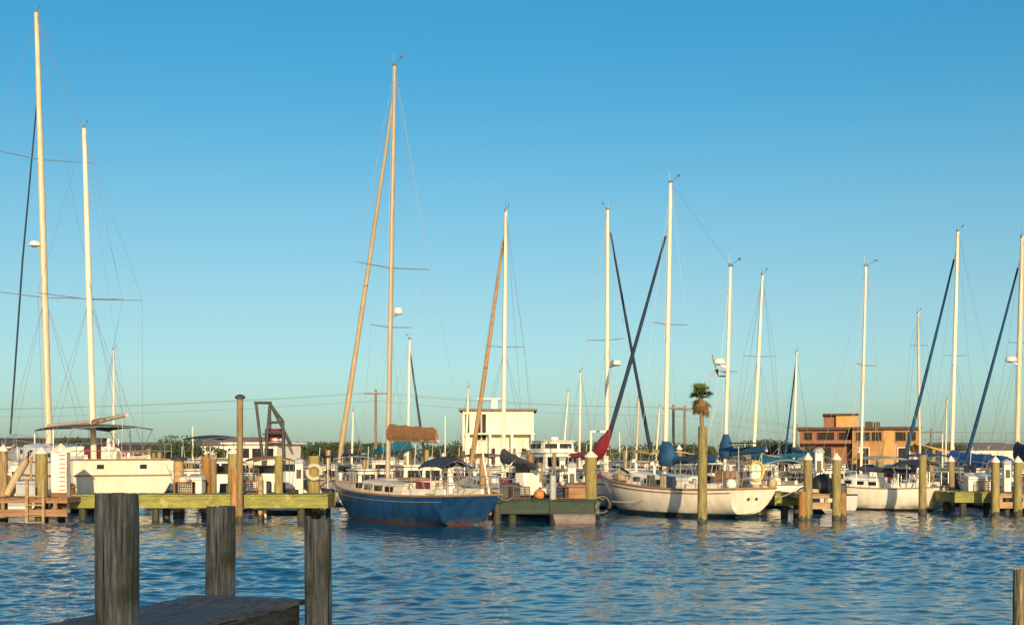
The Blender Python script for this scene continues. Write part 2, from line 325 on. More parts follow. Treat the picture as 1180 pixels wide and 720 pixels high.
# ------------------------------------------------------------------ sailing boats
class Boat:
    def __init__(s, label, stern, bow, hull, hm, name='sailboat', cat='sailboat', group='sailboats moored in the slips', z=0.):
        a = Vector((at(*stern), stern[1], z)); b = Vector((at(*bow), bow[1], z))
        s.a, s.b = a, b; ax = b - a; s.L = ax.length; s.rz = math.atan2(ax.y, ax.x)
        s.root = thing(name, label, cat, a, s.rz, group)
        s.inv = (Matrix.Translation(a) @ Matrix.Rotation(s.rz, 4, 'Z')).inverted()
        hull.L = s.L; s.h = hull
        hull.mesh().build('hull', hm, s.root, 50)
    def loc(s, p): return s.inv @ Vector(p)
    def t_of(s, px):
        # where the centreline crosses pixel column px
        k = (px - CXP) / F; d = s.b - s.a
        return (k * s.a.y - s.a.x) / (d.x - k * d.y)
    def dep(s, px): return mix(s.a.y, s.b.y, s.t_of(px))
    def top(s, px, py, pxb): d = s.dep(pxb); return s.loc(pt(px, py, d))
    def z_at(s, t): return s.h.zs(max(0, min(1, t)))
    def trim(s, deckm='deck_cream', railm='teak', r=.035, rub=None):
        s.h.deck().build('deck', M[deckm], s.root); s.h.rail(r=r).build('toe_rail', M[railm], s.root)
        if rub: s.h.rail(off=.012, dz=-rub[0], r=rub[1], t0=.02, t1=.97).build('rub_stripe', M[rub[2]], s.root)
    def cabin(s, t0, t1, w, h, wins=(), m='white_gel', door=None, name='cabin', wh=.18, wl=.42, taper=.75):
        rings = []; n = 8
        for i in range(n + 1):
            t = mix(t0, t1, i / n); z = s.z_at(t) - .06; hw = min(w * s.B2(t), s.B2(t) - .15) if s.B2(t) > .3 else .12
            hh = h * (1 if i < n - 1 else .55); 
            ring = [(t * s.L, sd * hw * f, z + hh * g) for sd, f, g in ((1, 1, 0), (1, .97, .55), (1, .88, .9), (1, .6, 1), (-1, .6, 1), (-1, .88, .9), (-1, .97, .55), (-1, 1, 0))]
            rings.append(ring)
        c = MB().loft(rings).build(name, M[m], s.root, 40)
        for tw in wins:
            for sd in (1, -1):
                t = tw; hw = min(w * s.B2(t), s.B2(t) - .15) * .985
                t2 = t + .02; hw2 = min(w * s.B2(t2), s.B2(t2) - .15) * .985
                ang = math.atan2(sd * (hw2 - hw), .02 * s.L)
                mt = Matrix.Translation((t * s.L, sd * hw, s.z_at(t) - .06 + h * .48)) @ Matrix.Rotation(ang, 4, 'Z')
                MB().bx(-wl / 2, wl / 2, -.03, .03, -wh / 2, wh / 2, mt=mt).build('window', M['glass'], c)
        if door:
            x = t0 * s.L - .012; z = s.z_at(t0)
            MB().bx(x - .02, x + .03, -door / 2, door / 2, z + .02, z + h * .92).build('companionway', M['maroon'], s.root)
        hx = mix(t0, t1, .6) * s.L; z = s.z_at(mix(t0, t1, .6)) - .06 + h
        MB().bx(hx - .28, hx + .28, -.28, .28, z - .04, z + .07).build('hatch', M['grey_plastic'], c, bevel=.02)
        return c
    def B2(s, t): return s.h.b(t)
    def cockpit(s, t0, t1, w=.6, h=.28, wheel=True, m='white_gel'):
        for sd in (1, -1):
            MB().loft([[(mix(t0, t1, i / 4) * s.L, sd * (s.B2(mix(t0, t1, i / 4)) * w + dx), s.z_at(mix(t0, t1, i / 4)) - .06 + dz) for dx, dz in ((-.07, 0), (-.05, h), (.05, h), (.09, 0))] for i in range(5)]).build('coaming', M[m], s.root)
        if wheel:
            x = mix(t0, t1, .35) * s.L; z = s.z_at(t0) + .75
            p = MB().lathe([(.11, -.85), (.09, 0), (.07, .12)], (x, 0, z), 8).build('pedestal', M['white_gel'], s.root)
            wmb = MB(); wmb.tube([(x - .14, .36 * math.cos(q * math.pi / 8), z + .36 * math.sin(q * math.pi / 8)) for q in range(17)], .014, 5)
            for q in range(3): wmb.cyl((x - .14, .36 * math.cos(q * math.pi / 3), z + .36 * math.sin(q * math.pi / 3)), (x - .14, -.36 * math.cos(q * math.pi / 3), z - .36 * math.sin(q * math.pi / 3)), .008, n=4)
            wmb.build('steering_wheel', M['steel'], p)
        for sd in (1, -1):
            x = mix(t0, t1, .8) * s.L
            MB().lathe([(.09, 0), (.075, .06), (.085, .16), (.05, .18)], (x, sd * s.B2(t1) * w, s.z_at(t1) + h - .06), 8).build('winch', M['steel'], s.root)
    def rails(s, n=6, t0=.06, t1=.88, h=.62):
        for sd in (1, -1):
            pts = []
            for i in range(n):
                t = mix(t0, t1, i / (n - 1)); x, y, z = t * s.L, sd * (s.B2(t) - .06), s.z_at(t)
                MB().cyl((x, y, z - .03), (x, y, z + h), .014, n=5).build('stanchion', M['steel'], s.root); pts.append(Vector((x, y, z)))
            mb = MB()
            for k in (.5, .97): mb.tube([p + Vector((0, 0, h * k)) for p in pts], .006, 4)
            mb.build('lifeline', M['wire'], s.root)
        # pulpit at the bow, pushpit at the stern
        for nm, ta, tb, tip in (('pulpit', t1, .995, True), ('pushpit', t0, .0, False)):
            mb = MB()
            for k in (.55, 1.):
                mb.tube([(ta * s.L, s.B2(ta) - .06, s.z_at(ta) + h * k), (tb * s.L, max(.05, s.B2(tb) - .12), s.z_at(tb) + h * k), (tb * s.L + (.15 if tip else 0), 0, s.z_at(tb) + h * k), (tb * s.L, -max(.05, s.B2(tb) - .12), s.z_at(tb) + h * k), (ta * s.L, -s.B2(ta) + .06, s.z_at(ta) + h * k)], .016, 5)
            for sd in (1, -1):
                x, y = tb * s.L, sd * max(.05, s.B2(tb) - .12); mb.cyl((x, y, s.z_at(tb) - .03), (x, y, s.z_at(tb) + h), .016, n=5)
            mb.build(nm, M['steel'], s.root)
    def mast(s, base, topp, r=.085, m='alu', spread=(), zbase=None, stays=True, radar=None, fore=None, aft=True, taper=.7, lower=True, wr=.006, instr=True):
        t = s.t_of(base[0]); z0 = (s.z_at(t) - .05) if zbase is None else zbase
        p0 = Vector((t * s.L, 0, z0)); p1 = s.top(topp[0], topp[1], base[0])
        # keep the photo's lean: the foot pixel was read at base[1]
        pr = s.top(base[0], base[1], base[0]); dirv = (p1 - pr); 
        p0 = pr + dirv * ((z0 - pr.z) / dirv.z)
        mo = MB().tube([p0, p0.lerp(p1, .6), p1], [r, r * .97, r * taper], 10, sy=.72, sx=1.).build('mast', M[m], s.root, 50)
        if instr:
            ib = MB(); ib.bx(p1.x - .10, p1.x + .10, -.05 + p1.y, .05 + p1.y, p1.z, p1.z + .06)
            ib.cyl((p1.x + .08, p1.y, p1.z), (p1.x + .08, p1.y, p1.z + .45), .008, n=4)
            ib.cyl((p1.x - .1, p1.y, p1.z + .08), (p1.x - .45, p1.y, p1.z + .22), .01, n=4)
            ib.bx(p1.x - .52, p1.x - .38, p1.y - .008, p1.y + .008, p1.z + .17, p1.z + .26)
            ib.ball((p1.x, p1.y + .06, p1.z + .10), .035, 6)
            ib.build('masthead_instrument', M['wire'], mo)
            for sd in (1, -1): MB().tube([p0.lerp(p1, .08) + Vector((.10 + r, sd * r * .9, 0)), p1 + Vector((.05, sd * .05, 0))], .006, 4).build('halyard', M['rope'], mo)
        dd = s.dep(base[0]); sa = max(.35, abs(math.cos(math.radians(90) - s.rz)))
        tips = []
        for py, hp in spread:
            zc = s.top(base[0], py, base[0]).z; f = (zc - p0.z) / (p1.z - p0.z); c = p0.lerp(p1, f)
            ln = hp * dd / F / sa
            for sd in (1, -1):
                tip = c + Vector((-.12 * ln, sd * ln, .04 * ln)); tips.append((sd, tip))
                MB().tube([c, tip], [.036, .022], 6, sy=.6).build('spreader', M['steel'], mo)
        if stays:
            for sd in (1, -1):
                y = sd * (s.B2(max(0, min(1, t))) - .08); ch = Vector((t * s.L - .1, y, s.z_at(t)))
                path = [ch] + [tp for q, tp in reversed(tips) if q == sd] + [p1 - Vector((0, 0, .15))]
                MB().tube(path, wr, 4).build('shroud', M['wire'], s.root)
                if lower and tips:
                    lowz = min(tp.z for q, tp in tips); f = (lowz - .1 - p0.z) / (p1.z - p0.z); q = p0.lerp(p1, f)
                    for dx in (-.75, .6):
                        MB().tube([Vector((t * s.L + dx, y, s.z_at(t))), q], wr, 4).build('lower_shroud', M['wire'], s.root)
            if aft: MB().tube([p1, Vector((.1, 0, s.h.fb[0] + .1))], wr, 4).build('backstay', M['wire'], s.root)
            if fore is None: MB().tube([p1, Vector((s.L - .05, 0, s.h.fb[2] + .1))], wr, 4).build('forestay', M['wire'], s.root)
        if radar:
            py, side, rr = radar; c = p0.lerp(p1, (s.top(base[0], py, base[0]).z - p0.z) / (p1.z - p0.z))
            ax = Vector((math.cos(-s.rz), math.sin(-s.rz), 0)) * side   # local direction of world +x
            q = c + ax * (rr + .12)
            ro = MB().lathe([(rr * .55, -.02), (rr, .03), (rr, .14), (rr * .75, .22), (.02, .25)], q, 12).build('radar_dome', M['white_gel'], mo)
            MB().cyl(c - Vector((0, 0, .12)), q, .03, n=5).build('bracket', M['steel'], ro)
        return mo, p0, p1
    def furled(s, p1, bow, m, r=.085, f0=.05, f1=.94, name='furled_jib', stay=True):
        bow = Vector(bow)
        n = 14; path = []; rad = []
        sag = Vector((0, 0, -.012 * (p1 - bow).length))
        for i in range(n + 1):
            f = mix(f0, f1, i / n); path.append(bow.lerp(p1, f) + sag * 4 * f * (1 - f)); q = i / n
            rad.append(r * (1 - .55 * q) * (.6 if i == 0 else 1) * (1 + .05 * math.sin(i * 2.3)))
        o = MB().tube(path, rad, 8).build(name, M[m], s.root, 60)
        d = MB().lathe([(.09, 0), (.11, .03), (.11, .10), (.08, .13)], path[0] - Vector((0, 0, .16)), 8).build('furler_drum', M['steel'], o)
        MB().tube([bow, bow.lerp(p1, f0)], .012, 4).add([], []).build('stay_end', M['wire'], o)
        MB().tube([bow.lerp(p1, f1), p1], .010, 4).build('stay_top', M['wire'], o)
        return o
    def boom(s, mp0, mp1, mpx, p_start, p_end, m='alu', r=.06, cover=None, drop=True):
        """mp0/mp1 mast foot and top; p_start=(px,py) at the mast; p_end=(px,py)"""
        zb = s.top(p_start[0], p_start[1], mpx).z; f = (zb - mp0.z) / (mp1.z - mp0.z); a = mp0.lerp(mp1, f)
        te = s.t_of(p_end[0]); de = mix(s.a.y, s.b.y, te); e = s.loc(pt(p_end[0], p_end[1], de)); e.y = e.y
        bo = MB().tube([a, e], [r, r * .85], 8).build('boom', M[m], s.root)
        if cover:
            cm, h0, h1, w = cover; n = 14; rings = []; ax = (e - a); 
            side = Vector((-ax.y, ax.x, 0)).normalized()
            for i in range(n + 1):
                q = i / n; c = a.lerp(e, .0 + q * .97) + Vector((0, 0, -.07)); h = mix(h0, h1, q ** .7) * (1 + .035 * math.sin(q * 23 + h0 * 9)) * (.85 if i == n else 1)
                ww = w * (1 - .35 * q) * (1 + .10 * math.sin(q * 31 + 1))
                ring = []
                for k in range(10):
                    th = 2 * math.pi * k / 10; v = (1 - math.cos(th)) / 2
                    ring.append(c + side * (ww * math.sin(th) * (1.0 - .45 * v)) + Vector((0, 0, h * v)))
                rings.append(ring)
            MB().loft(rings).build('sail_cover', M[cm], bo, 60)
            for i in range(2, n, 3):
                cc = sum(rings[i], Vector()) / 10
                MB().tube([cc + (p - cc) * 1.03 for p in rings[i]] + [cc + (rings[i][0] - cc) * 1.03], .008, 4).build('sail_tie', M['grey_canvas'], bo, 60)
        if drop:
            MB().tube([e, mp1], .004, 4).build('topping_lift', M['wire'], s.root)
            x = max(.3, e.x + .4); MB().tube([e.lerp(a, .1), Vector((x, .05, s.z_at(x / s.L) + .1))], .012, 5).build('mainsheet', M['rope'], s.root)
        return bo

# the cream ketch behind the green dock, its broad transom towards us
k = Boat('big cream ketch with two tall masts and a broad transom behind the green dock', (144, 49.3), (17, 62), Hull(1, 4.3, (2.15, 2.05, 2.7), tw=.93, trake=.55, bover=2., ts=.25, keel=-.6, full=2.9), H['cream'], 'ketch')
k.trim(rub=(.55, .04, 'teak'))
tr = MB()
for y in (-.75, .95):
    x = k.h.xw(0, 1.85) - .03
    MB().bx(x - .02, x + .06, y - .13, y + .13, 1.80, 1.96).build('stern_port', M['black'], k.root)
MB().bx(k.h.xw(0, 1.55) - .035, k.h.xw(0, 1.55) + .05, -1.95, 1.95, 1.50, 1.56).build('stern_stripe', M['teak'], k.root)
k.cabin(.25, .78, .6, .7, (.35, .45, .55, .65), door=.7); k.cockpit(.05, .25, .62); k.rails(8)
mo, a0, a1 = k.mast((57, 520), (42, 15), .15, 'mast_buff', ((184, 46), (343, 70)), radar=(284, -1, .26), fore=1, wr=.008)
k.boom(a0, a1, 57, (58, 491), (106, 486), 'mast_buff', .12, drop=False)
mo, b0, b1 = k.mast((108, 520), (97, 148), .125, 'mast_white', ((345, 48),), fore=1, aft=False, wr=.008)
k.boom(b0, b1, 108, (109, 487), (146, 478), 'mast_buff', .09, cover=('tan_canvas', .22, .14, .12))
MB().tube([a1, b1], .008, 4).build('triatic_stay', M['wire'], k.root)
MB().tube([a1.lerp(a0, .16), k.loc(pt(26, 300, k.dep(30))), k.loc(pt(12, 500, k.dep(15)))], [.03, .045, .045], 6).build('furled_jib', M['navy'], k.root, 60)
canopy(k.root, 'awning', .08 * k.L, .42 * k.L, 1.6, zz(491, 51), .12, M['grey_canvas'], 2.3)

# the blue sloop
k = Boat('dark blue sloop with tan sail cover on its boom and red bottom paint', (546, 41.4), (387, 48.8), Hull(1, 2.85, (1.02, .98, 1.34), tw=.80, trake=.75, bover=1.0, ts=-.05, keel=-.45, full=2.5), H['blue'], 'sloop')
k.trim(r=.04, rub=(.20, .007, 'grey_plastic'))
k.cabin(.33, .74, .62, .46, (.42, .50, .58, .66), m='deck_cream', door=.62, wl=.5); k.cockpit(.06, .32, .62); k.rails(7)
mo, a0, a1 = k.mast((447, 545), (455, 76), .095, 'mast_tan', ((309, 39), (377, 22)), radar=(362, 1, .16), fore=1)
k.boom(a0, a1, 447, (447, 506), (505, 508), 'mast_buff', .065, cover=('tan_canvas', .64, .52, .13))
k.furled(a1 - (a1 - a0) * .055, (k.L - .05, 0, k.h.fb[2] + .15), 'tan_sail', .115, f1=.97)
canopy(k.root, 'bimini', .10 * k.L, .27 * k.L, .58, 1.98, .30, M['navy'], 1.05)
MB().bx(.345 * k.L, .345 * k.L + .9, -.42, .42, 1.46, 1.55).build('sliding_hatch', M['teak'], k.root, bevel=.02)
for i, (t, y) in enumerate(((.8, .3), (.12, 1.0))):
    MB().tube([(t * k.L, y, k.z_at(t) + .05 + .02 * j) for j in (0, 1, 2)], [.16, .17, .08], 10).build('sail_bag', M['tan_sail'], k.root)
MB().tube([(.04 * k.L, -.9, 1.0), (.04 * k.L + .1, -.7, 2.4), (.04 * k.L + .12, -.6, 2.55)], .035, 6).build('outboard_crane', M['white_paint'], k.root)
FEN = []
def fender(boat, t, sd, m='white_gel'):
    y = sd * (boat.B2(t) + .1); z = boat.z_at(t) - .45
    f = MB().lathe([(.03, -.34), (.10, -.26), (.115, 0), (.10, .26), (.03, .34)], (t * boat.L, y, z), 8).build('fender', M[m], boat.root, 60)
    MB().cyl((t * boat.L, y, z + .32), (t * boat.L, y * .94, z + .75), .008, n=4).build('fender_line', M['rope'], f)
fender(k, .42, -1); fender(k, .6, -1)

# the sloop with the brown furled jib
k = Boat('white sloop with brown furled jib and dark grey sail cover by the boathouse', (608, 49), (541, 57.5), Hull(1, 2.9, (1.05, 1.0, 1.35), tw=.75, trake=-.3, bover=1.0), H['white2'], 'sloop')
k.trim(); k.cabin(.35, .75, .6, .42, (.45, .55, .65), door=.6); k.cockpit(.06, .33); k.rails(6)
mo, a0, a1 = k.mast((580, 540), (583, 244), .09, 'mast_white', ((400, 22),), fore=1)
k.boom(a0, a1, 580, (580, 532), (622, 541), 'alu', .06, cover=('grey_canvas', .66, .22, .19))
k.furled(a1 - (a1 - a0) * .045, (k.L - .05, 0, k.h.fb[2] + .1), 'brown_sail', .125)

# sloop with its bow towards the right and a black furled jib
k = Boat('sloop with black furled jib leaning right, maroon sail cover and mast radar', (660, 54), (755, 61), Hull(1, 3.0, (1.1, 1.05, 1.4), tw=.75, trake=-.3, bover=1.), H['white2'], 'sloop')
k.trim(); k.cabin(.3, .72, .6, .45, (.4, .5, .6), door=.6); k.cockpit(.05, .3); k.rails(6)
mo, a0, a1 = k.mast((699, 520), (700, 242), .10, 'mast_white', ((392, 21),), radar=(421, 1, .27), fore=1)
k.boom(a0, a1, 699, (698, 524), (655, 526), 'alu', .06, cover=('maroon', .40, .2, .18))
k.furled(a1 - (a1 - a0) * .02, (k.L - .05, 0, k.h.fb[2] + .1), 'navy', .10)

# the white ketch, the large boat right of centre
k = Boat('white two masted ketch with blue sail covers and a red bundle at its bow', (871, 45.8), (692, 53), Hull(1, 3.3, (1.12, 1.08, 1.62), tw=.66, trake=.55, bover=1.2, ts=.1, keel=-.5, full=2.3), H['white'], 'ketch')
k.trim(r=.045, rub=(.14, .02, 'teak'))
k.cabin(.30, .78, .6, .52, (.38, .46, .54, .62, .70), door=.6, wl=.4); k.cockpit(.07, .29, .62); k.rails(9)
mo, a0, a1 = k.mast((767, 530), (773, 211), .105, 'mast_white', ((374, 22),), fore=1)
k.boom(a0, a1, 767, (768, 533), (828, 531), 'alu', .06, cover=('deep_blue_canvas', .32, .3, .2))
# the tall bunch of cover round each mast
MB().loft([[(a0.x + dx - .02 + rr * math.cos(q * math.pi / 5) * 1.7, rr * math.sin(q * math.pi / 5), z) for q in range(10)] for z, rr, dx in ((zz(537, 49), .16, .0), (zz(534, 49), .26, -.1), (zz(525, 49), .28, -.14), (zz(515, 49), .2, -.08), (zz(508, 49), .09, 0))]).build('mast_cover', M['deep_blue_canvas'], k.root, 60)
k.furled(a1 - (a1 - a0) * .12, (k.L + .1, 0, k.h.fb[2] + .1), 'navy', .105, f0=.08)
mo, b0, b1 = k.mast((836, 525), (842, 307), .085, 'mast_white', ((428, 12),), radar=(420, -1, .2), fore=1, aft=False)
k.boom(b0, b1, 836, (837, 524), (884, 519), 'alu', .05, cover=('deep_blue_canvas', .30, .26, .17))
MB().loft([[(b0.x - .05 + rr * math.cos(q * math.pi / 5) * 1.5, rr * math.sin(q * math.pi / 5), z) for q in range(10)] for z, rr in ((zz(528, 47), .15), (zz(520, 47), .23), (zz(510, 47), .16), (zz(500, 47), .08))]).build('mizzen_cover', M['deep_blue_canvas'], k.root, 60)
MB().tube([a1, b1], .008, 4).build('triatic_stay', M['wire'], k.root)
# wind generator on the mizzen
c = b0.lerp(b1, .51); ax = Vector((math.cos(-k.rz), math.sin(-k.rz), 0))
wg = MB().tube([c, c - ax * .35, c - ax * .42 + Vector((0, 0, .25))], [.03, .03, .09], 6).build('wind_generator', M['black'], mo)
for q in range(3):
    th = q * 2.09 + .35; h = c - ax * .42 + Vector((0, 0, .25))
    MB().tube([h, h + Vector((.02, math.sin(th) * .28, math.cos(th) * .28)), h + Vector((.02, math.sin(th) * .62, math.cos(th) * .62))], [.03, .06, .02], 6, sx=.4).build('blade', M['grey_plastic'], wg)
# red bundle hung on the forestay over the bow
pb = k.loc(pt(695, 513, 51.6))
rb_ = []
for i_ in range(13):
    f = i_ / 12; rr = .36 * math.sin(math.pi * min(1, f * .92 + .06)) ** .7 * mix(.45, 1.15, 1 - f)
    rb_.append([pb + Vector((mix(.55, -.42, f) + rr * 1.15 * math.cos(q * .3927) * (1 + .22 * math.sin(5 * q * .3927 + f * 4)), rr * .8 * math.sin(q * .3927) * (1 + .2 * math.sin(4 * q * .3927 + f * 3)), mix(-.62, .68, f) + .05 * math.sin(q + f * 9))) for q in range(16)])
MB().loft(rb_).build('staysail_bundle', M['red_canvas'], k.root, 60)
for y_ in (.72, -.72): MB().tube([(.02, y_, 1.2), (-.12, y_, 1.75), (-.12, y_ * .7, 1.85)], .02, 5).build('davit', M['steel'], k.root)
MB().ball((.25, 1.0, 1.28), .21, 10).build('fender', M['white_gel'], k.root)
MB().ball((.1, -.95, 1.3), .2, 10).build('fender', M['tan_sail'], k.root)
MB().tube([(-.05, .35 * math.cos(q * .35), 1.75 + .35 * math.sin(q * .35)) for q in range(16)], .05, 6).build('horseshoe_buoy', M['yellow_canvas'], k.root)
MB().bx(.02, .2, -.32, .12, 1.25, 2.05, mt=None).build('life_raft_box', M['white_gel'], k.root, bevel=.04)
canopy(k.root, 'dodger', .27 * k.L, .40 * k.L, .95, 2.15, .22, M['navy'], 1.5)
MB().bx(.13 * k.L, .20 * k.L, -.55, .35, 1.2, 1.75).build('deck_locker', M['dock_brown'], k.root, bevel=.02)
for y in (-.22, .2): MB().bx(k.h.xw(0, .72) - .03, k.h.xw(0, .72) + .05, y - .05, y + .05, .68, .8).build('stern_port', M['black'], k.root)
for i_, (t_, y_, m_) in enumerate(((.36, 1.2, 'blue_plastic'), (.40, 1.25, 'tan_sail'), (.48, 1.3, 'grey_canvas'))):
    MB().bx(t_ * k.L - .16, t_ * k.L + .16, y_ - .1, y_ + .1, k.z_at(t_), k.z_at(t_) + .45).build('jerry_can', M[m_], k.root, bevel=.04)
for t_, y_ in ((.55, .55), (.55, -.55), (.68, .5)):
    MB().tube([(t_ * k.L, y_, k.z_at(t_) + .4), (t_ * k.L, y_, k.z_at(t_) + .75), (t_ * k.L + .14, y_, k.z_at(t_) + .85)], [.06, .06, .10], 8).build('ventilator', M['white_gel'], k.root)
MB().bx(.02 * k.L - .5, .02 * k.L + .5, -.75, .75, 2.75, 2.79, mt=None).build('solar_panel', M['glass'], k.root)
for y_ in (-.6, .6): MB().cyl((.02 * k.L + .1, y_, 1.05), (.02 * k.L + .1, y_, 2.748), .02, n=5).build('solar_post', M['steel'], k.root)
for i_, (t_, y_) in enumerate(((.82, .25), (.86, -.2), (.72, .95))):
    MB().tube([(t_ * k.L - .35, y_, k.z_at(t_) + .1), (t_ * k.L, y_ + .1, k.z_at(t_) + .2), (t_ * k.L + .35, y_, k.z_at(t_) + .12)], [.1, .19, .09], 8).build('sail_bag', M[('tan_sail', 'navy', 'tan_sail')[i_]], k.root, 60)

# sloop behind it with the teal canvas
k = Boat('white sloop with teal canopy moored behind the white ketch', (905, 55), (842, 61), Hull(1, 2.8, (1.0, .95, 1.3), tw=.75, trake=-.3), H['white2'], 'sloop')
k.trim(); k.cabin(.35, .75, .6, .42, (.45, .55, .65), door=.6); k.cockpit(.06, .33); k.rails(6)
mo, a0, a1 = k.mast((869, 517), (879, 317), .085, 'mast_white', ((411, 19),))
k.boom(a0, a1, 869, (869, 527), (898, 531), 'alu', .055, cover=('teal_canvas', .35, .2, .16))
canopy(k.root, 'bimini', -.1, .26 * k.L, 1.1, zz(532, 56), .22, M['teal_canvas'], 1.0)

# small white sloop at the right
k = Boat('small white sloop with plain transom beside the tall uncapped piling', (1082, 52.3), (940, 55.8), Hull(1, 2.75, (1.0, .93, 1.2), tw=.86, trake=.12, bover=.8, ts=.05, full=3.), H['white2'], 'sloop')
k.trim(r=.03, railm='teak'); k.cabin(.38, .80, .6, .5, (.46, .56, .66), door=.6, wl=.32, wh=.15); k.cockpit(.05, .36, .64); k.rails(6)
mo, a0, a1 = k.mast((992, 550), (998, 307), .08, 'mast_white', ((421, 18),))
k.boom(a0, a1, 992, (992, 541), (1060, 545), 'alu', .055, cover=('navy', .25, .2, .15))
canopy(k.root, 'bimini', .06 * k.L, .30 * k.L, .95, 1.95, .2, M['navy'], 1.0)

# sloop with the bright blue sail cover
k = Boat('white sloop with big bright blue sail cover and navy furled jib', (1166, 58), (1039, 68), Hull(1, 3.2, (1.05, 1.0, 1.5), tw=.78, trake=-.3), H['white2'], 'sloop')
k.trim(); k.cabin(.35, .75, .6, .5, (.42, .5, .58, .66), door=.6); k.cockpit(.06, .33); k.rails(6)
mo, a0, a1 = k.mast((1097, 525), (1104, 267), .10, 'mast_white', ((410, 16),), fore=1)
k.boom(a0, a1, 1097, (1098, 536), (1168, 538), 'alu', .06, cover=('blue_canvas', .85, .55, .24))
k.furled(a1 - (a1 - a0) * .05, (k.L, 0, k.h.fb[2]), 'deep_blue_canvas', .11)

# sloop cut by the right edge
k = Boat('sloop at the right edge with navy furled jib and mast radar', (1225, 50), (1109, 60.5), Hull(1, 3.1, (1.05, 1.0, 1.45), tw=.78, trake=-.3), H['white2'], 'sloop')
k.trim(); k.cabin(.35, .75, .6, .46, (.45, .55, .65), door=.6); k.cockpit(.06, .33); k.rails(6)
mo, a0, a1 = k.mast((1172, 530), (1178, 274), .11, 'mast_buff', ((395, 14),), radar=(417, -1, .24), fore=1)
k.boom(a0, a1, 1172, (1173, 530), (1218, 532), 'alu', .06, cover=('navy', .9, .45, .22))
k.furled(a1 - (a1 - a0) * .06, (k.L, 0, k.h.fb[2]), 'deep_blue_canvas', .10)

# far sloops: a mast, a cover and little more shows
def far_sloop(label, stern, bow, base, topp, m='mast_white', r=.075, spread=(), jib=None, cover=None, hm='white2', B=2.6):
    k = Boat(label, stern, bow, Hull(1, B, (.95, .9, 1.25), tw=.75, trake=-.2), H[hm], 'sloop', group='far sloops behind the front row')
    k.trim(); k.cabin(.35, .75, .6, .4, (.5, .6), door=.6)
    mo, a0, a1 = k.mast(base, topp, r, m, spread, fore=1 if jib else None, lower=False)
    if cover: k.boom(a0, a1, base[0], cover[0], cover[1], 'alu', .05, cover=cover[2], drop=False)
    if jib: k.furled(a1 - (a1 - a0) * jib[2], (k.L, 0, k.h.fb[2]), jib[0], jib[1])
far_sloop('far sloop with short white mast right of the cream ketch', (150, 80), (108, 86), (131, 500), (131, 403))
far_sloop('far sloop with thin navy furled jib and teal sail cover behind the blue sloop', (425, 66), (492, 74), (470, 515), (472, 391), jib=('navy', .10, .05), cover=((445, 519), (418, 523), ('teal_canvas', 1.05, .1, .25)))
far_sloop('far sloop with bare white mast between the boathouse and the maroon sail cover', (690, 76), (650, 83), (668, 515), (669, 429))
far_sloop('far sloop with thin dark furled jib left of the orange building', (938, 66), (902, 73), (915, 512), (918, 407), jib=('deep_blue_canvas', .075, .03), cover=((915, 520), (932, 523), ('teal_canvas', .35, .2, .16)))
far_sloop('far sloop with thin mast in front of the right end of the orange building', (1082, 70), (1040, 76), (1060, 512), (1058, 361), 'mast_buff', spread=((398, 10),))
far_sloop('far sloop with short mast between the maroon cover and the black crossed jibs', (750, 82), (722, 90), (734, 510), (737, 446), 'mast_buff')
far_sloop('far sloop with slim mast left of the crossed black furled jibs', (660, 92), (640, 100), (650, 515), (655, 452))
far_sloop('far sloop with low pale mast left of the blue sloop mast', (420, 88), (398, 95), (406, 512), (407, 474))
far_sloop('far sloop with faint mast beside the white boathouse corner', (548, 70), (524, 78), (537, 512), (540, 448))
far_sloop('far sloop with short mast between the crossed jibs and the palm', (772, 88), (748, 96), (757, 512), (760, 470))
far_sloop('far sloop with low mast between the bright blue cover and the orange building', (1100, 84), (1076, 90), (1090, 512), (1091, 462), 'mast_buff')

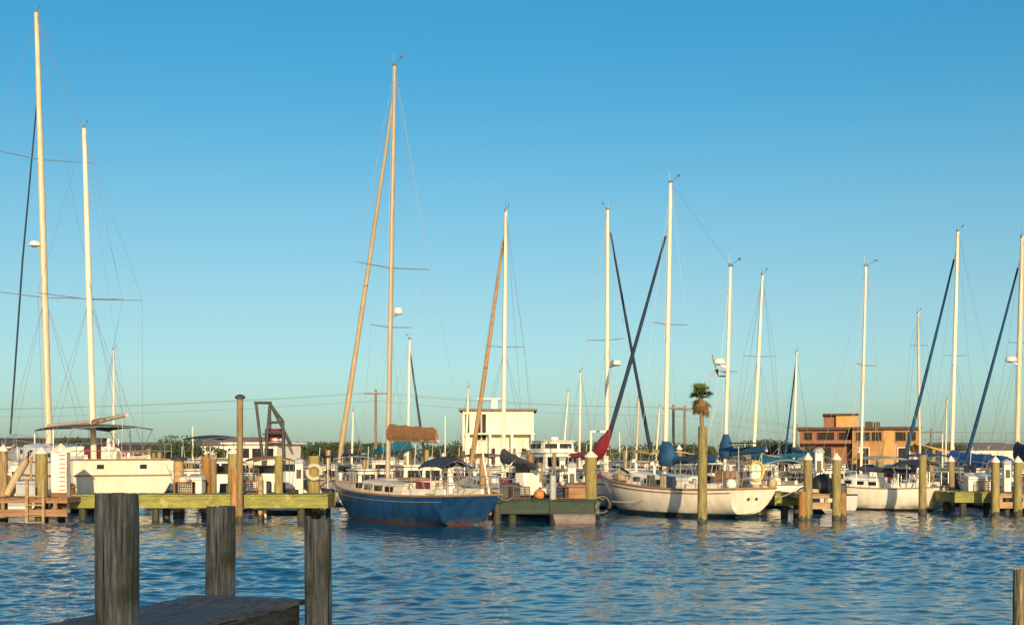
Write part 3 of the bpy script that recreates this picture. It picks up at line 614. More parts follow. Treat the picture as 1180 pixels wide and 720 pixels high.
# ------------------------------------------------------------------ motor boats
def motor(label, px, d, L, B, head, kind, hm='white', canopym=None, group='motor boats in the slips', name='motorboat', fb=(.72, .66, 1.0), cabh=1.05, bim=None):
    rz = R(head); ax = Vector((math.cos(rz), math.sin(rz), 0)); st = Vector((at(px, d), d, 0)) - ax * L / 2
    root = thing(name, label, 'boat', st, rz, group)
    h = Hull(L, B, fb, tw=.9, trake=-.1, bover=.9, ts=-.1, keel=-.3, full=3.2)
    h.mesh(16, 6).build('hull', H[hm], root, 50); h.deck(.08, 12).build('deck', M['deck_cream'], root); h.rail(r=.035, N=14).build('rub_rail', M['black'], root)
    def house(nm, x0, x1, hw, z0, z1, m='white_gel', wins=4, par=None, wz=(.45, .85), slope=.25):
        c = MB().add([(x0, hw, z0), (x1, hw, z0), (x1, -hw, z0), (x0, -hw, z0), (x0 + .05, hw * .92, z1), (x1 - slope, hw * .92, z1), (x1 - slope, -hw * .92, z1), (x0 + .05, -hw * .92, z1)], [(0, 1, 5, 4), (1, 2, 6, 5), (2, 3, 7, 6), (3, 0, 4, 7), (4, 5, 6, 7)]).build(nm, M[m], par or root, bevel=.05)
        zl, zh = mix(z0, z1, wz[0]), mix(z0, z1, wz[1]); ln = (x1 - slope - x0) / wins
        for sd in (1, -1):
            for i in range(wins):
                MB().bx(x0 + ln * i + ln * .12, x0 + ln * i + ln * .88, sd * hw * .955 - .05, sd * hw * .955 + .05, zl, zh).build('window', M['glass'], c)
        for i in range(2):
            MB().bx(x0 - .02, x0 + .06, -hw * .8 + i * hw * .85, -hw * .8 + i * hw * .85 + hw * .7, zl, zh).build('window', M['glass'], c)
            xs = x1 - slope * mix(wz[0], wz[1], .5); MB().bx(xs - .06, xs + .03, -hw * .8 + i * hw * .85, -hw * .8 + i * hw * .85 + hw * .7, zl, zh).build('windscreen', M['glass'], c)
        MB().bx(x0 - .15, x1 - slope + .12, -hw * 1.02, hw * 1.02, z1 + .001, z1 + .07).build('roof', M[m], c, bevel=.03)
        return c
    z0 = fb[1] - .1
    if kind == 'cabin':
        house('wheelhouse', L * .28, L * .68, B * .38, z0, z0 + cabh)
        MB().cyl((L * .4, .2, z0 + cabh), (L * .38, .2, z0 + cabh + 1.1), .014, n=5).build('aerial', M['white_gel'], root)
        for sd in (1, -1): MB().tube([(L * .45, sd * B * .36, z0 + cabh * .8), (L * .3, sd * B * .55, z0 + cabh + 1.0), (L * .18, sd * B * .75, z0 + cabh + 1.7)], [.016, .012, .006], 4).build('outrigger', M['steel'], root)
        rr_ = MB()
        for i in range(4): rr_.cyl((L * .2, -B * .3 + i * B * .2, z0 + .5), (L * .12, -B * .3 + i * B * .2, z0 + 1.75), .012, n=4)
        rr_.bx(L * .19, L * .2, -B * .34, B * .34, z0 + .5, z0 + .56)
        rr_.build('rod_rack', M['tan_canvas'], root)
    if kind == 'fly':
        c = house('saloon', L * .22, L * .68, B * .42, z0, z0 + 1.5)
        house('flybridge', L * .3, L * .52, B * .36, z0 + 1.57, z0 + 2.25, wins=2, wz=(.35, .8))
        MB().lathe([(.2, 0), (.28, .06), (.26, .2), (.05, .25)], (L * .36, 0, z0 + 2.33), 10).build('radar_dome', M['white_gel'], root)
    if kind == 'console':
        MB().bx(L * .42, L * .54, -.4, .4, z0, z0 + .95).build('console', M['white_gel'], root, bevel=.05)
        MB().bx(L * .535, L * .545, -.36, .36, z0 + .95, z0 + 1.3).build('windscreen', M['glass'], root)
    if kind in ('console', 'skiff'):
        e = MB().bx(-.45, .02, -.2, .2, fb[0] - .05, fb[0] + .45).build('outboard_motor', M['black'], root, bevel=.07)
        MB().bx(-.3, -.14, -.07, .07, -.3, fb[0] - .05).build('motor_leg', M['black'], e)
        for t in (.35, .6): MB().bx(L * t - .13, L * t + .13, -h.b(t) + .05, h.b(t) - .05, z0 + .05, z0 + .12).build('thwart', M['teak'], root)
    if canopym:
        canopy(root, 'bimini', L * .18, L * .62, B * .42, z0 + (bim or 1.72), .12, M[canopym], z0)
    if kind in ('cabin', 'fly'):
        mb = MB()
        for sd in (1, -1): mb.tube([(mix(.55, .98, i / 6) * L, sd * max(.03, h.b(mix(.55, .98, i / 6)) - .08), h.zs(mix(.55, .98, i / 6)) + .6) for i in range(7)], .016, 5)
        for i in range(5):
            for sd in (1, -1): t = mix(.56, .96, i / 4); mb.cyl((t * L, sd * max(.03, h.b(t) - .08), h.zs(t) - .05), (t * L, sd * max(.03, h.b(t) - .08), h.zs(t) + .6), .012, n=4)
        mb.build('bow_rail', M['steel'], root)
    return root
motor('white cabin boat with flat navy bimini left of the tall bare piling', 240, 68, 7.5, 2.7, 125, 'cabin', canopym='navy', fb=(.95, .9, 1.3), cabh=1.25, bim=2.45)
motor('white flybridge cruiser right of the white boathouse', 630, 82, 9, 3.3, 112, 'fly', fb=(1.1, 1.0, 1.5))
motor('small white tender tied behind the green dock', 322, 50, 3.6, 1.5, 170, 'skiff', fb=(.55, .5, .7))
motor('open boat with navy bimini left of the blue sloop bow', 398, 60, 6, 2.3, 110, 'console', canopym='navy')
motor('dark runabout moored behind the green finger pier', 606, 48.5, 4.6, 1.9, 130, 'console', 'dark', fb=(.85, .8, 1.0))
motor('boat with blue grey hull near the white capped piling', 655, 58, 5.5, 2.2, 105, 'cabin', 'grey')
motor('white cruiser with yellow canopy behind the crossed black jibs', 741, 63, 8, 3., 118, 'cabin', canopym='yellow_canvas', fb=(.9, .85, 1.3), cabh=1.2)
motor('white boat with teal bimini between the white ketch and the pair of capped pilings', 905, 62, 6.5, 2.5, 120, 'console', canopym='teal_canvas')
motor('skiff with large black outboard between the two capped pilings', 946, 52, 4.2, 1.7, 95, 'skiff', 'grey', fb=(.75, .7, .95))
motor('white cabin boat behind the small white sloop mast', 1022, 66, 7.5, 2.8, 115, 'cabin', cabh=1.2)
motor('open boat with dark blue bimini right of the small white sloop', 1058, 62, 5.5, 2.2, 110, 'console', canopym='deep_blue_canvas')
motor('dark hulled cabin boat behind the left wooden dock', 30, 56, 7, 2.6, 100, 'cabin', 'dark')
motor('white cabin boat just right of the cream ketch', 213, 58, 5, 2.2, 112, 'cabin', 'white')
motor('dark open boat behind the tall bare piling', 290, 58, 5, 2.1, 115, 'console', 'dark')
motor('white cabin boat behind the blue sloop cabin', 478, 62, 7, 2.7, 110, 'cabin', cabh=1.2)
motor('white cabin boat behind the blue sloop stern', 528, 62, 6, 2.5, 112, 'cabin', 'white')
motor('white cabin boat left of the black jib foot', 718, 60, 6.5, 2.6, 112, 'cabin', 'white')
motor('white cabin boat behind the tall bare piling by the ketch', 805, 60, 7.5, 2.7, 108, 'cabin', 'white', cabh=1.25)
motor('cream cabin boat with tan bimini behind the ketch mizzen', 850, 62, 7, 2.7, 118, 'cabin', 'cream', canopym='tan_sail', cabh=1.2)
motor('white open boat behind the right hand capped piling of the pair', 985, 64, 6, 2.4, 110, 'console', 'white')
motor('white cabin boat behind the bright blue sail cover', 1128, 68, 8, 2.9, 112, 'cabin', cabh=1.15)
motor('far white cruiser behind the left dock clutter', 20, 74, 8, 3., 110, 'cabin', cabh=1.3)
motor('far white cabin boat between the cream ketch masts', 85, 74, 8, 3., 115, 'cabin', 'white', cabh=1.3)
motor('far cabin boat behind the teal sail cover', 440, 84, 8, 3., 110, 'cabin', cabh=1.3)
motor('far cabin boat left of the white boathouse', 505, 84, 8, 3., 115, 'cabin', 'white')
motor('far cabin boat at the foot of the palm', 800, 82, 8, 3., 115, 'cabin', 'cream', cabh=1.3)
motor('far cabin boat left of the orange building', 890, 84, 8, 3., 115, 'cabin', 'white')
motor('far cream cabin boat right of the trawler', 395, 82, 7, 2.7, 112, 'cabin', 'cream')
motor('far white cabin boat in front of the boathouse porch', 570, 80, 6, 2.4, 110, 'cabin', 'white')
motor('far cream cabin boat in front of the orange building', 955, 86, 8, 3., 112, 'cabin', 'cream')
motor('far white cabin boat right of the flybridge cruiser', 672, 84, 8, 3., 112, 'cabin', 'white', cabh=1.3)
motor('far white cabin boat behind the ochre pilings of the green dock', 262, 80, 8, 3., 115, 'cabin', 'white', cabh=1.2)

motor('cream cabin boat behind the small white sloop stern', 1092, 64, 6, 2.4, 112, 'cabin', 'cream')
motor('white open boat left of the right edge pilings', 1122, 58, 5.5, 2.2, 115, 'console', 'white')
motor('dark hulled cabin boat between the right edge pilings', 1160, 60, 6, 2.4, 112, 'cabin', 'dark')
motor('cream cabin boat behind the yellow pier head', 938, 60, 6, 2.4, 110, 'cabin', 'cream')
motor('far cream cabin boat right of the restaurant awning', 1112, 84, 8, 3., 112, 'cabin', 'cream', cabh=1.2)
motor('dark hulled cabin boat behind the white sloop with brown jib', 585, 66, 6.5, 2.5, 112, 'cabin', 'dark')
motor('cream open boat behind the tender', 335, 62, 5, 2.1, 118, 'console', 'cream')

motor('cream cabin boat with tan canvas between the orange piling and the tall bare one', 256, 54, 5.2, 2.2, 105, 'console', 'cream', canopym='tan_sail', bim=1.5)
motor('tan canopied open boat behind the short pale posts of the green dock', 308, 56, 5, 2.1, 112, 'console', 'cream', canopym='tan_canvas', bim=1.6)
motor('cream cabin boat behind the ochre piling at the green dock end', 368, 70, 6.5, 2.5, 115, 'cabin', 'cream')
motor('white cabin boat behind the blue sloop foredeck', 425, 58, 5.5, 2.3, 112, 'cabin', 'white')
motor('cream cabin boat with tan bimini behind the blue sloop bimini', 552, 60, 6, 2.4, 115, 'cabin', 'cream', canopym='tan_canvas')
motor('cream cabin boat behind the white ketch mainmast', 770, 63, 6.5, 2.5, 112, 'cabin', 'cream', cabh=1.2)
motor('open boat with red brown canopy behind the white ketch cabin', 822, 57, 5, 2.1, 110, 'console', 'white', canopym='maroon', bim=1.55)
motor('cream cabin boat with tan bimini behind the mast of the small white sloop', 1003, 60, 5.5, 2.3, 112, 'console', 'cream', canopym='tan_sail', bim=1.6)
motor('grey hulled cabin boat right of the capped piling by the blue cover', 1112, 61, 5.5, 2.3, 112, 'cabin', 'grey')
motor('white cabin boat just left of the ketch tide gauge', 57, 66, 7, 2.6, 112, 'cabin', 'white', cabh=1.2)

# the trawler with its dark gantry
t = thing('trawler', 'white shrimp trawler with a row of wheelhouse windows and a dark steel gantry', 'boat', (at(352, 80), 80, 0), R(160), 'motor boats in the slips')
L = 12.; h = Hull(L, 4.2, (1.4, 1.3, 2.2), tw=.85, trake=-.2, bover=1.2, full=3.2)
h.mesh().build('hull', H['white'], t, 50); h.deck(.1).build('deck', M['deck_cream'], t); h.rail(r=.06).build('rub_rail', M['rust'], t)
x0, x1 = 1.2, 4.8
wh = MB().bx(x0, x1, -1.55, 1.55, 1.2, 2.95).build('wheelhouse', M['white_paint'], t, bevel=.05)
MB().bx(x0 - .25, x1 + .35, -1.8, 1.8, 2.953, 3.1).build('roof', M['white_paint'], wh, bevel=.04)
for i in range(4): 
    for sd in (1, -1): MB().bx(x0 + .2 + i * .88, x0 + .85 + i * .88, sd * 1.55 - .03, sd * 1.55 + .03, 2.1, 2.7).build('window', M['glass'], wh)
for i in range(3): MB().bx(x1 - .03, x1 + .03, -1.3 + i * .9, -.6 + i * .9, 2.1, 2.7).build('window', M['glass'], wh)
mm = MB().tube([(2.6, 0, 3.1), (2.55, 0, zz(470, 80))], [.14, .05], 8).build('mast', M['mast_buff'], t)
MB().tube([(2.9, -.5, 3.1), (2.8, -.3, zz(485, 80))], .05, 6).build('derrick', M['rust'], t)
MB().lathe([(.3, 0), (.4, .08), (.3, .2), (.03, .25)], (1.6, .8, 3.15), 10).build('radar_dome', M['white_gel'], t)
def tl(px, py, dy=0): 
    p = pt(px, py, 80 + dy); mi_ = (Matrix.Translation(t.location) @ Matrix.Rotation(R(160), 4, 'Z')).inverted(); return mi_ @ p
g = MB()
for dy in (-1.3, 1.3):
    for a, b in (((295, 464), (304, 540)), ((311, 465), (305, 540)), ((311, 465), (326, 485)), ((326, 485), (327, 538)), ((312, 467), (335, 511)), ((308, 487), (326, 486)), ((308, 498), (327, 498)), ((306, 511), (327, 511)), ((327, 498), (336, 514))):
        g.cyl(tl(*a, dy), tl(*b, dy), .09, n=6)
for a in ((295, 464), (311, 465), (326, 485), (304, 500), (307, 498)): g.cyl(tl(*a, -1.3), tl(*a, 1.3), .08, n=6)
for dy in (-1.3, 1.3): g.cyl(tl(293, 464, dy), tl(313, 464, dy), .10, n=6)
g.build('gantry', M['rig_steel'], t)
MB().bx(-.5, .5, -.4, .4, 0, 1.0, mt=Matrix.Translation(tl(317, 512))).build('winch', M['maroon'], t)

# ------------------------------------------------------------------ docks
def dock(label, X0, X1, Y0, Y1, z, m, fas=.3, plank='x', name='dock', pile=True, lower=None):
    root = thing(name, label, 'dock', (X0, Y0, 0), 0)
    w, dp = X1 - X0, Y1 - Y0; r = random.Random(int(X0 * 10) + 99)
    mb = MB()
    n = int((w if dp <= w else dp) / .15)
    for i in range(n):
        a, b = i / n, (i + 1) / n; j = r.uniform(-.008, .008); e0, e1 = r.uniform(-.04, .03), r.uniform(-.03, .04)
        if dp <= w: mb.bx(a * w + .005, b * w - .005, e0, dp + e1, z - .045 + j, z + j)
        else: mb.bx(e0, w + e1, a * dp + .005, b * dp - .005, z - .045 + j, z + j)
    mb.build('decking', M[m[0]], root, 0)
    f = MB().bx(-.02, w + .02, .02, .07, z - .05 - fas, z - .055); f.bx(-.02, w + .02, dp - .07, dp - .02, z - .05 - fas, z - .055)
    f.bx(.0, .05, .075, dp - .075, z - .05 - fas, z - .055); f.bx(w - .05, w, .075, dp - .075, z - .05 - fas, z - .055)
    f.build('fascia', M[m[1]], root, 0)
    if lower:
        f = MB()
        for i in range(int(w / .9) + 1): f.bx(min(i * .9, w - .14), min(i * .9, w - .14) + .12, .04, .16, z - .05 - fas - lower, z - .05 - fas)
        f.bx(-.02, w + .02, -.03, .03, z - .05 - fas - lower - .22, z - .05 - fas - lower + .02)
        f.build('lower_beam', M[m[1]], root, 0)
    if pile:
        for x in np.arange(.4, w, 2.6):
            for y in (.3, dp - .3) if dp > 1.2 else (dp / 2,):
                MB().tube([(x, y, -1.2), (x, y, .25), (x, y, z - .06)], [.14, .14, .13], 8).build('support_pile', M['weed'], root)
    return root
dL = dock('brown wooden dock with a pale wood ladder at the left edge', at(-60, 43.2), at(77, 43.2), 43.2, 46, .86, ('dock_brown', 'dock_brown'), .12, lower=.24)
for px in (31, 50):
    x = at(px, 43.1) - dL.location.x; MB().bx(x - .045, x + .045, -.14, -.05, -.5, zz(553, 43)).build('ladder_rail', M['dock_wood'], dL)
lb = MB()
for q in range(5): lb.bx(at(31.5, 43.1) - dL.location.x, at(49.5, 43.1) - dL.location.x, -.12, -.07, -.3 + q * .3, -.25 + q * .3)
lb.build('ladder_rung', M['dock_wood'], dL)
dock('long green dock running from the brown dock to the blue sloop', at(79, 44.6), at(377, 44.6), 44.6, 46.6, .93, ('dock_green', 'dock_green'), .42)
dG = dock('green finger pier coloured as in shade with a grey float between the blue sloop and the white ketch', at(577, 43.), at(690, 43.), 43.0, 45.2, .80, ('dock_shaded_green', 'dock_shaded_green'), .42)
fl = MB().tube([(at(637, 42.6) - dG.location.x, -.32, .13), (at(686, 42.6) - dG.location.x, -.32, .13)], .22, 14).build('float', M['shingle'], dG, 40)
for px in (636, 688): 
    x = at(px, 42.6) - dG.location.x
    MB().tube([(x + .02, -.32 + .2 * math.cos(q * .393), .05 + .2 * math.sin(q * .393)) for q in range(17)], .09, 8).build('tyre_bumper', M['black'], dG)
for px in (636, 688): MB().bx(at(px, 43) - dG.location.x - .07, at(px, 43) - dG.location.x + .07, -.09, .015, -.5, .77).build('float_guide', M['dock_shaded_green'], dG)
dock('dark narrow finger pier running back beside the white ketch bow', at(668, 45.4), at(692, 45.4), 45.3, 60, .85, ('dock_shaded_green', 'dock_shaded_green'), .25)
dY = dock('yellow wooden pier head carrying the pair of capped pilings', at(922, 45.4), at(969, 45.4), 45.4, 48, .92, ('dock_wood', 'dock_wood'), .10, lower=.16)
dock('mossy side pier between the white ketch stern and the yellow pier head', at(893, 47.5), at(921, 47.5), 47.4, 60, .88, ('dock_green', 'dock_green'), .40)
dock('mossy dock with pale cross beam at the right edge', at(1101, 49.5), at(1146, 49.5), 49.5, 52, .86, ('dock_green', 'dock_green'), .35)
dock('brown low pier head with yellow beam at the right edge', at(1150, 48.5), at(1240, 48.5), 48.3, 51, .86, ('dock_wood', 'dock_wood'), .12, lower=.18)
dock('long walkway across the marina behind the front boats', -7, 34, 61, 63, .95, ('dock_wood', 'dock_wood'), .25)
dock('left walkway behind the green dock', -34, -7.4, 66, 68, .95, ('dock_wood', 'dock_wood'), .25)
dock('farthest walkway in front of the shore', -45, 48, 88, 90, 1.0, ('dock_wood', 'dock_wood'), .25)

# ------------------------------------------------------------------ pilings
def piling(label, px, ytop, d, r=.15, m='pile', cap=None, lean=(0, 0), group='pilings along the docks', ztop=None, band=True, n=12):
    X = at(px, d); zt = zz(ytop, d) if ztop is None else ztop
    root = thing('piling', label, 'piling', (X, d, -1.5), 0, group)
    H_ = zt + 1.5; q = random.Random(int(px * 7 + d * 3)); ph = q.uniform(0, 6)
    rings = []
    for i in range(9):
        f = i / 8; rr = r * (1.06 - .12 * f); z = H_ * f
        rings.append([(lean[0] * f + rr * (1 + .05 * math.sin(3 * a + ph + f)) * math.cos(a), lean[1] * f + rr * (1 + .05 * math.sin(2 * a + ph * 2 - f)) * math.sin(a), z) for a in (2 * math.pi * k / n for k in range(n))])
    MB().loft(rings).build('post', M[m], root, 50)
    if band:
        bh = q.uniform(.02, .16); jag = [q.uniform(-.09, .09) for _ in range(n)]
        MB().loft([[(lean[0] * .3 + r * f * math.cos(2 * math.pi * k / n), lean[1] * .3 + r * f * math.sin(2 * math.pi * k / n), z + g * jag[k]) for k in range(n)] for z, f, g in ((1.0, 1.085, 0), (1.5 + bh, 1.085, .6), (1.58 + bh, 1.045, 1), (1.6 + bh, .98, 1))]).build('weed_band', M['weed'], root, 60)
    if cap == 'cone': MB().lathe([(r * 1.08, 0), (r * 1.08, .05), (r * .9, .08), (.01, .25)], (lean[0], lean[1], H_ - .02), 12).build('cap', M['white_paint'], root)
    if cap == 'flat': MB().lathe([(r * 1.5, 0), (r * 1.6, .08), (r * .8, .14), (.01, .16)], (lean[0], lean[1], H_ - .01), 12).build('cap', M['rig_steel'], root)
    return root
piling('capped piling at the far left edge of the brown dock', 4, 519, 45, .15, 'pile', 'cone')
piling('thick ochre piling on the brown dock, left of the tide gauge', 48, 522, 44.6, .22, 'pile_olive', 'cone')
piling('pale stubby piling between the ketch transom and the orange piling', 206, 530, 47.2, .2, 'dock_wood', 'flat')
piling('orange brown piling left of the tall bare piling', 238, 527, 47.2, .19, 'pile_orange')
piling('slim brown piling leaning on the orange one', 246, 530, 47.0, .13, 'pile')
piling('tall bare piling with small dark cap rising above the green dock', 276, 459, 44.1, .115, 'pile', 'flat', lean=(.02, 0))
piling('capped piling just behind the tall bare one', 269, 522, 47.4, .22, 'pile_olive', 'cone')
piling('orange stained piling in front of the green dock', 272, 540, 44.25, .2, 'pile_orange')
piling('thin pale post on the green dock, right of the tall bare piling', 300, 548, 45.2, .09, 'dock_wood')
piling('second thin pale post on the green dock', 305, 552, 45.8, .07, 'white_paint')
piling('ochre piling behind the white tender', 321, 525, 50, .17, 'pile_olive')
piling('ochre piling at the right end of the green dock', 362, 525, 47.0, .24, 'pile_olive')
piling('slim piling standing off the blue sloop stern', 556, 527, 46.5, .12, 'pile')
piling('pale leaning pole beside the blue sloop stern', 567, 538, 46, .07, 'dock_wood', lean=(-.15, 0))
piling('thin dark piling left of the orange bag', 611, 523, 52, .13, 'pile')
piling('pale square topped post on the green finger pier', 637, 548, 43.6, .12, 'grey_plastic', band=False)
piling('thick piling with white cone cap left of the white ketch bow', 681, 526, 44.2, .225, 'pile_olive', 'cone')
piling('tall bare piling standing in front of the white ketch', 809, 491, 43.6, .165, 'pile_olive', lean=(.03, 0))
piling('left one of the pair of capped pilings on the yellow pier head', 931, 529, 45.2, .16, 'pile_olive', 'cone')
piling('right one of the pair of capped pilings on the yellow pier head', 964, 529, 45.2, .16, 'pile_olive', 'cone')
piling('short olive piling behind the small white sloop cabin', 1014, 531, 58, .16, 'pile_olive')
piling('tall uncapped piling in front of the small white sloop', 1063, 524, 49.5, .155, 'pile_olive')
piling('dark piling behind the small white sloop stern', 1073, 529, 54.5, .15, 'pile')
piling('dark capped piling left of the bright blue sail cover', 1096, 531, 54, .15, 'pile', 'cone')
piling('capped piling in front of the bright blue sail cover', 1147, 532, 48.2, .16, 'pile_olive', 'cone')
piling('capped piling at the right edge of the photo', 1173, 532, 48.2, .16, 'pile_olive', 'cone')
piling('low brown piling at the right end of the yellow pier head', 971, 568, 45.6, .14, 'pile_orange')
piling('low brown piling at the left end of the yellow pier head', 925, 566, 45.1, .15, 'pile_orange')
piling('low dark piling under the green finger pier corner', 573, 576, 43.1, .13, 'weed')
for i in range(52):
    px = rnd.uniform(-10, 1190); d = rnd.choice((60.6, 63.3, 68.5, 65.6, 78, 87.6, 90.3))
    piling('plain brown piling in the far rows of slips behind the front boats', px, 0, d, rnd.uniform(.12, .16), rnd.choice(('pile', 'pile_olive')), rnd.choice((None, 'cone', None)), group='far pilings in the slips', ztop=rnd.uniform(1.9, 2.7), band=False, n=8)

# tide gauge board post
t = thing('tide_gauge', 'white capped tide gauge post with red tick marks beside the cream ketch', 'tide gauge', (at(70, 44.3), 44.3, 0))
MB().bx(-.27, .27, -.2, .2, .3, zz(521, 44.3)).build('board', M['white_paint'], t, bevel=.01)
MB().lathe([(.36, 0), (.36, .03), (.01, .32)], (0, 0, zz(521, 44.3) + .002), 4).build('cap', M['white_paint'], t)
for i in range(12):
    z = .62 + i * .155; MB().bx(.02, .23, -.215, -.195, z, z + .035).build('tick_mark', M['red_plastic'], t)
MB().bx(-.27, .27, -.262, -.206, .32, zz(572, 44.3) + .15).build('base_plate', M['rust'], t)

# dock boxes, pedestals, loose gear
def pedestal(label, px, d, z, m='white_paint', h=1.1):
    t = thing('power_pedestal', label, 'pedestal', (at(px, d), d, z), 0, 'power pedestals on the docks')
    MB().bx(-.14, .14, -.12, .12, 0, h).build('body', M[m], t, bevel=.02)
    MB().lathe([(.20, 0), (.19, .12), (.05, .2)], (0, 0, h + .002), 8).build('lamp_cap', M['grey_plastic'], t)
    MB().bx(-.09, .09, -.135, -.115, h * .5, h * .8).build('socket_panel', M['black'], t)
def box(label, px, d, z, w, m, h=.6, dp=.6):
    t = thing('dock_box', label, 'dock box', (at(px, d), d, z), 0, 'dock boxes')
    MB().bx(-w / 2, w / 2, -dp / 2, dp / 2, 0, h).build('body', M[m], t, bevel=.03)
    MB().add([(-w / 2 - .03, -dp / 2 - .03, h + .002), (w / 2 + .03, -dp / 2 - .03, h + .002), (w / 2 + .03, dp / 2 + .03, h + .002), (-w / 2 - .03, dp / 2 + .03, h + .002), (-w / 2 + .03, -dp / 2, h + .09), (w / 2 - .03, -dp / 2, h + .09), (w / 2 - .03, dp / 2, h + .16), (-w / 2 + .03, dp / 2, h + .16)], [(0, 1, 2, 3), (0, 1, 5, 4), (1, 2, 6, 5), (2, 3, 7, 6), (3, 0, 4, 7), (4, 5, 6, 7)]).build('lid', M[m], t, bevel=.02)
def bag(label, px, d, z, r, m, n=3):
    q = random.Random(px); mb = MB()
    rings = [[(rr * r * (1 + .12 * math.sin(2 * a + i)) * math.cos(a), rr * r * .8 * (1 + .1 * math.sin(3 * a + i)) * math.sin(a), zc * r) for a in (2 * math.pi * k / 12 for k in range(12))] for i, (rr, zc) in enumerate(((.8, 0), (1., .3), (1.02, .8), (.8, 1.3), (.4, 1.6), (.1, 1.7)))]
    t = thing('gear_bag', label, 'bag', (at(px, d), d, z), 0)
    MB().loft(rings).build('sack', M[m], t, 60)
    MB().tube([(-.2 * r, 0, 1.6 * r), (0, 0, 1.95 * r), (.25 * r, 0, 1.6 * r)], .02, 5).build('strap', M['black'], t)
pedestal('white power pedestal on the green dock beside the tender', 345, 45.9, .93)
pedestal('white power pedestal at the back of the green finger pier', 659, 44.8, .80)
pedestal('white power pedestal on the yellow pier head', 943, 47.6, .92, h=1.5)
pedestal('white power pedestal at the right edge dock', 1160, 50.6, .86)
pedestal('white power pedestal on the brown dock at the left', 18, 45.5, .86)
box('brown dock box on the green finger pier near the capped piling', 664, 44.4, .80, .8, 'dock_brown', .4)
for i in range(11):
    pedestal('white power pedestal along the long walkways behind the front boats', (130, 232, 318, 452, 497, 545, 602, 648, 742, 862, 1118)[i], 67 if i < 3 else 62, .95)
box('white dock box on the green dock left of the orange piling', 222, 46.0, .93, .8, 'white_paint', .5)
box('dark grey dock box on the green finger pier by the blue sloop stern', 588, 44.4, .80, .7, 'grey_canvas', .4)
box('white dock box on the mossy dock at the right', 1127, 51.2, .86, 1.0, 'white_paint', .5)
box('orange crate at the foot of the tide gauge', 77, 44.9, .86, .5, 'orange_plastic', .3, .4)
box('grey dock box on the brown dock behind the ladder', 36, 45.3, .86, .9, 'grey_plastic', .45)
bag('orange gear bag on the dark runabout pier', 622, 44.9, .80, .2, 'orange_plastic')
bag('black wrapped bundle between the two capped pilings', 947, 46.6, .92, .42, 'black')
bag('blue grey tarp bundle beside the brown dock box', 652, 45, .80, .38, 'blue_plastic')
def trap(label, px, d, z, rz=0.):
    t = thing('crab_trap', label, 'crab trap', (at(px, d), d, z), rz, 'crab traps on the docks')
    w, h = .6, .42; f = MB()
    for a in (-w / 2, w / 2):
        for b in (-w / 2, w / 2): f.cyl((a, b, 0), (a, b, h), .016, n=5)
        for zq in (.016, h): f.cyl((a, -w / 2, zq), (a, w / 2, zq), .016, n=5); f.cyl((-w / 2, a, zq), (w / 2, a, zq), .016, n=5)
    f.build('frame', M['rust'], t)
    g = MB()
    for i in range(1, 8):
        q = -w / 2 + w * i / 8
        for a in (-w / 2, w / 2): g.cyl((a, q, 0), (a, q, h), .006, n=4); g.cyl((q, a, 0), (q, a, h), .006, n=4)
        g.cyl((q, -w / 2, h), (q, w / 2, h), .006, n=4)
    for i in range(1, 5):
        for a in (-w / 2, w / 2): g.cyl((a, -w / 2, h * i / 5), (a, w / 2, h * i / 5), .006, n=4); g.cyl((-w / 2, a, h * i / 5), (w / 2, a, h * i / 5), .006, n=4)
    g.build('netting', M['rig_steel'], t)
    MB().lathe([(.02, 0), (.09, .05), (.09, .14), (.02, .19)], (.1, .05, h + .02), 8).build('float', M['rope'], t, 60)
trap('crab trap on the green finger pier beside the pale post', 645, 44.2, .81)
trap('crab trap at the left end of the green finger pier', 598, 43.9, .81, .3)
trap('lower crab trap left of the short pale posts on the green dock', 286, 45.9, .94, .2)
trap('upper crab trap left of the short pale posts on the green dock', 286, 45.9, 1.39, .5)
trap('crab trap on the mossy dock at the right', 1138, 50.4, .87, .1)
trap('crab trap between the ketch transom and the dock box', 213, 45.2, .94, .1)
def hose(label, px, d, z, m):
    o = MB().tube([((.17 + .012 * math.sin(i)) * math.cos(i * .5), .17 * math.sin(i * .5), .02 + i * .0022) for i in range(60)], .018, 5).build('hose_coil', M[m], None, 60)
    o.location = (at(px, d), d, z); tag(o, label, 'hose')
hose('coiled green hose on the green dock by the power pedestal', 338, 45.4, .94, 'weed')
hose('coiled cream line on the yellow pier head', 938, 46.2, .93, 'rope')
# leaning cream dinghy sail on the brown dock
t = thing('rolled_sail', 'long cream rolled sail leaning on a rack on the brown dock', 'sail', (at(24, 45), 45, .86))
MB().tube([(-.5, 0, .05), (-.2, .1, .7), (.1, .15, 1.2), (.3, .2, 1.65)], [.13, .15, .13, .07], 8).build('roll', M['tan_sail'], t, 60)
MB().tube([(.25, .3, 0), (.25, .3, 1.4)], .04, 6).build('rack_post', M['dock_wood'], t)
# boat fender tyres by the pier
def torus(label, px, d, z, r, m, name, cat):
    o = MB().tube([(r * math.cos(q * .393), 0, r * math.sin(q * .393)) for q in range(17)], r * .32, 8).build(name, M[m], None, 60)
    o.location = (at(px, d), d, z); tag(o, label, cat); return o
torus('black tyre hung on the narrow pier at the white ketch bow', 693, 45.2, .55, .3, 'black', 'tyre', 'tyre')
torus('coiled cream rope hung on the ochre piling by the blue sloop bow', 362, 46.7, 1.7, .26, 'rope', 'rope_coil', 'rope')

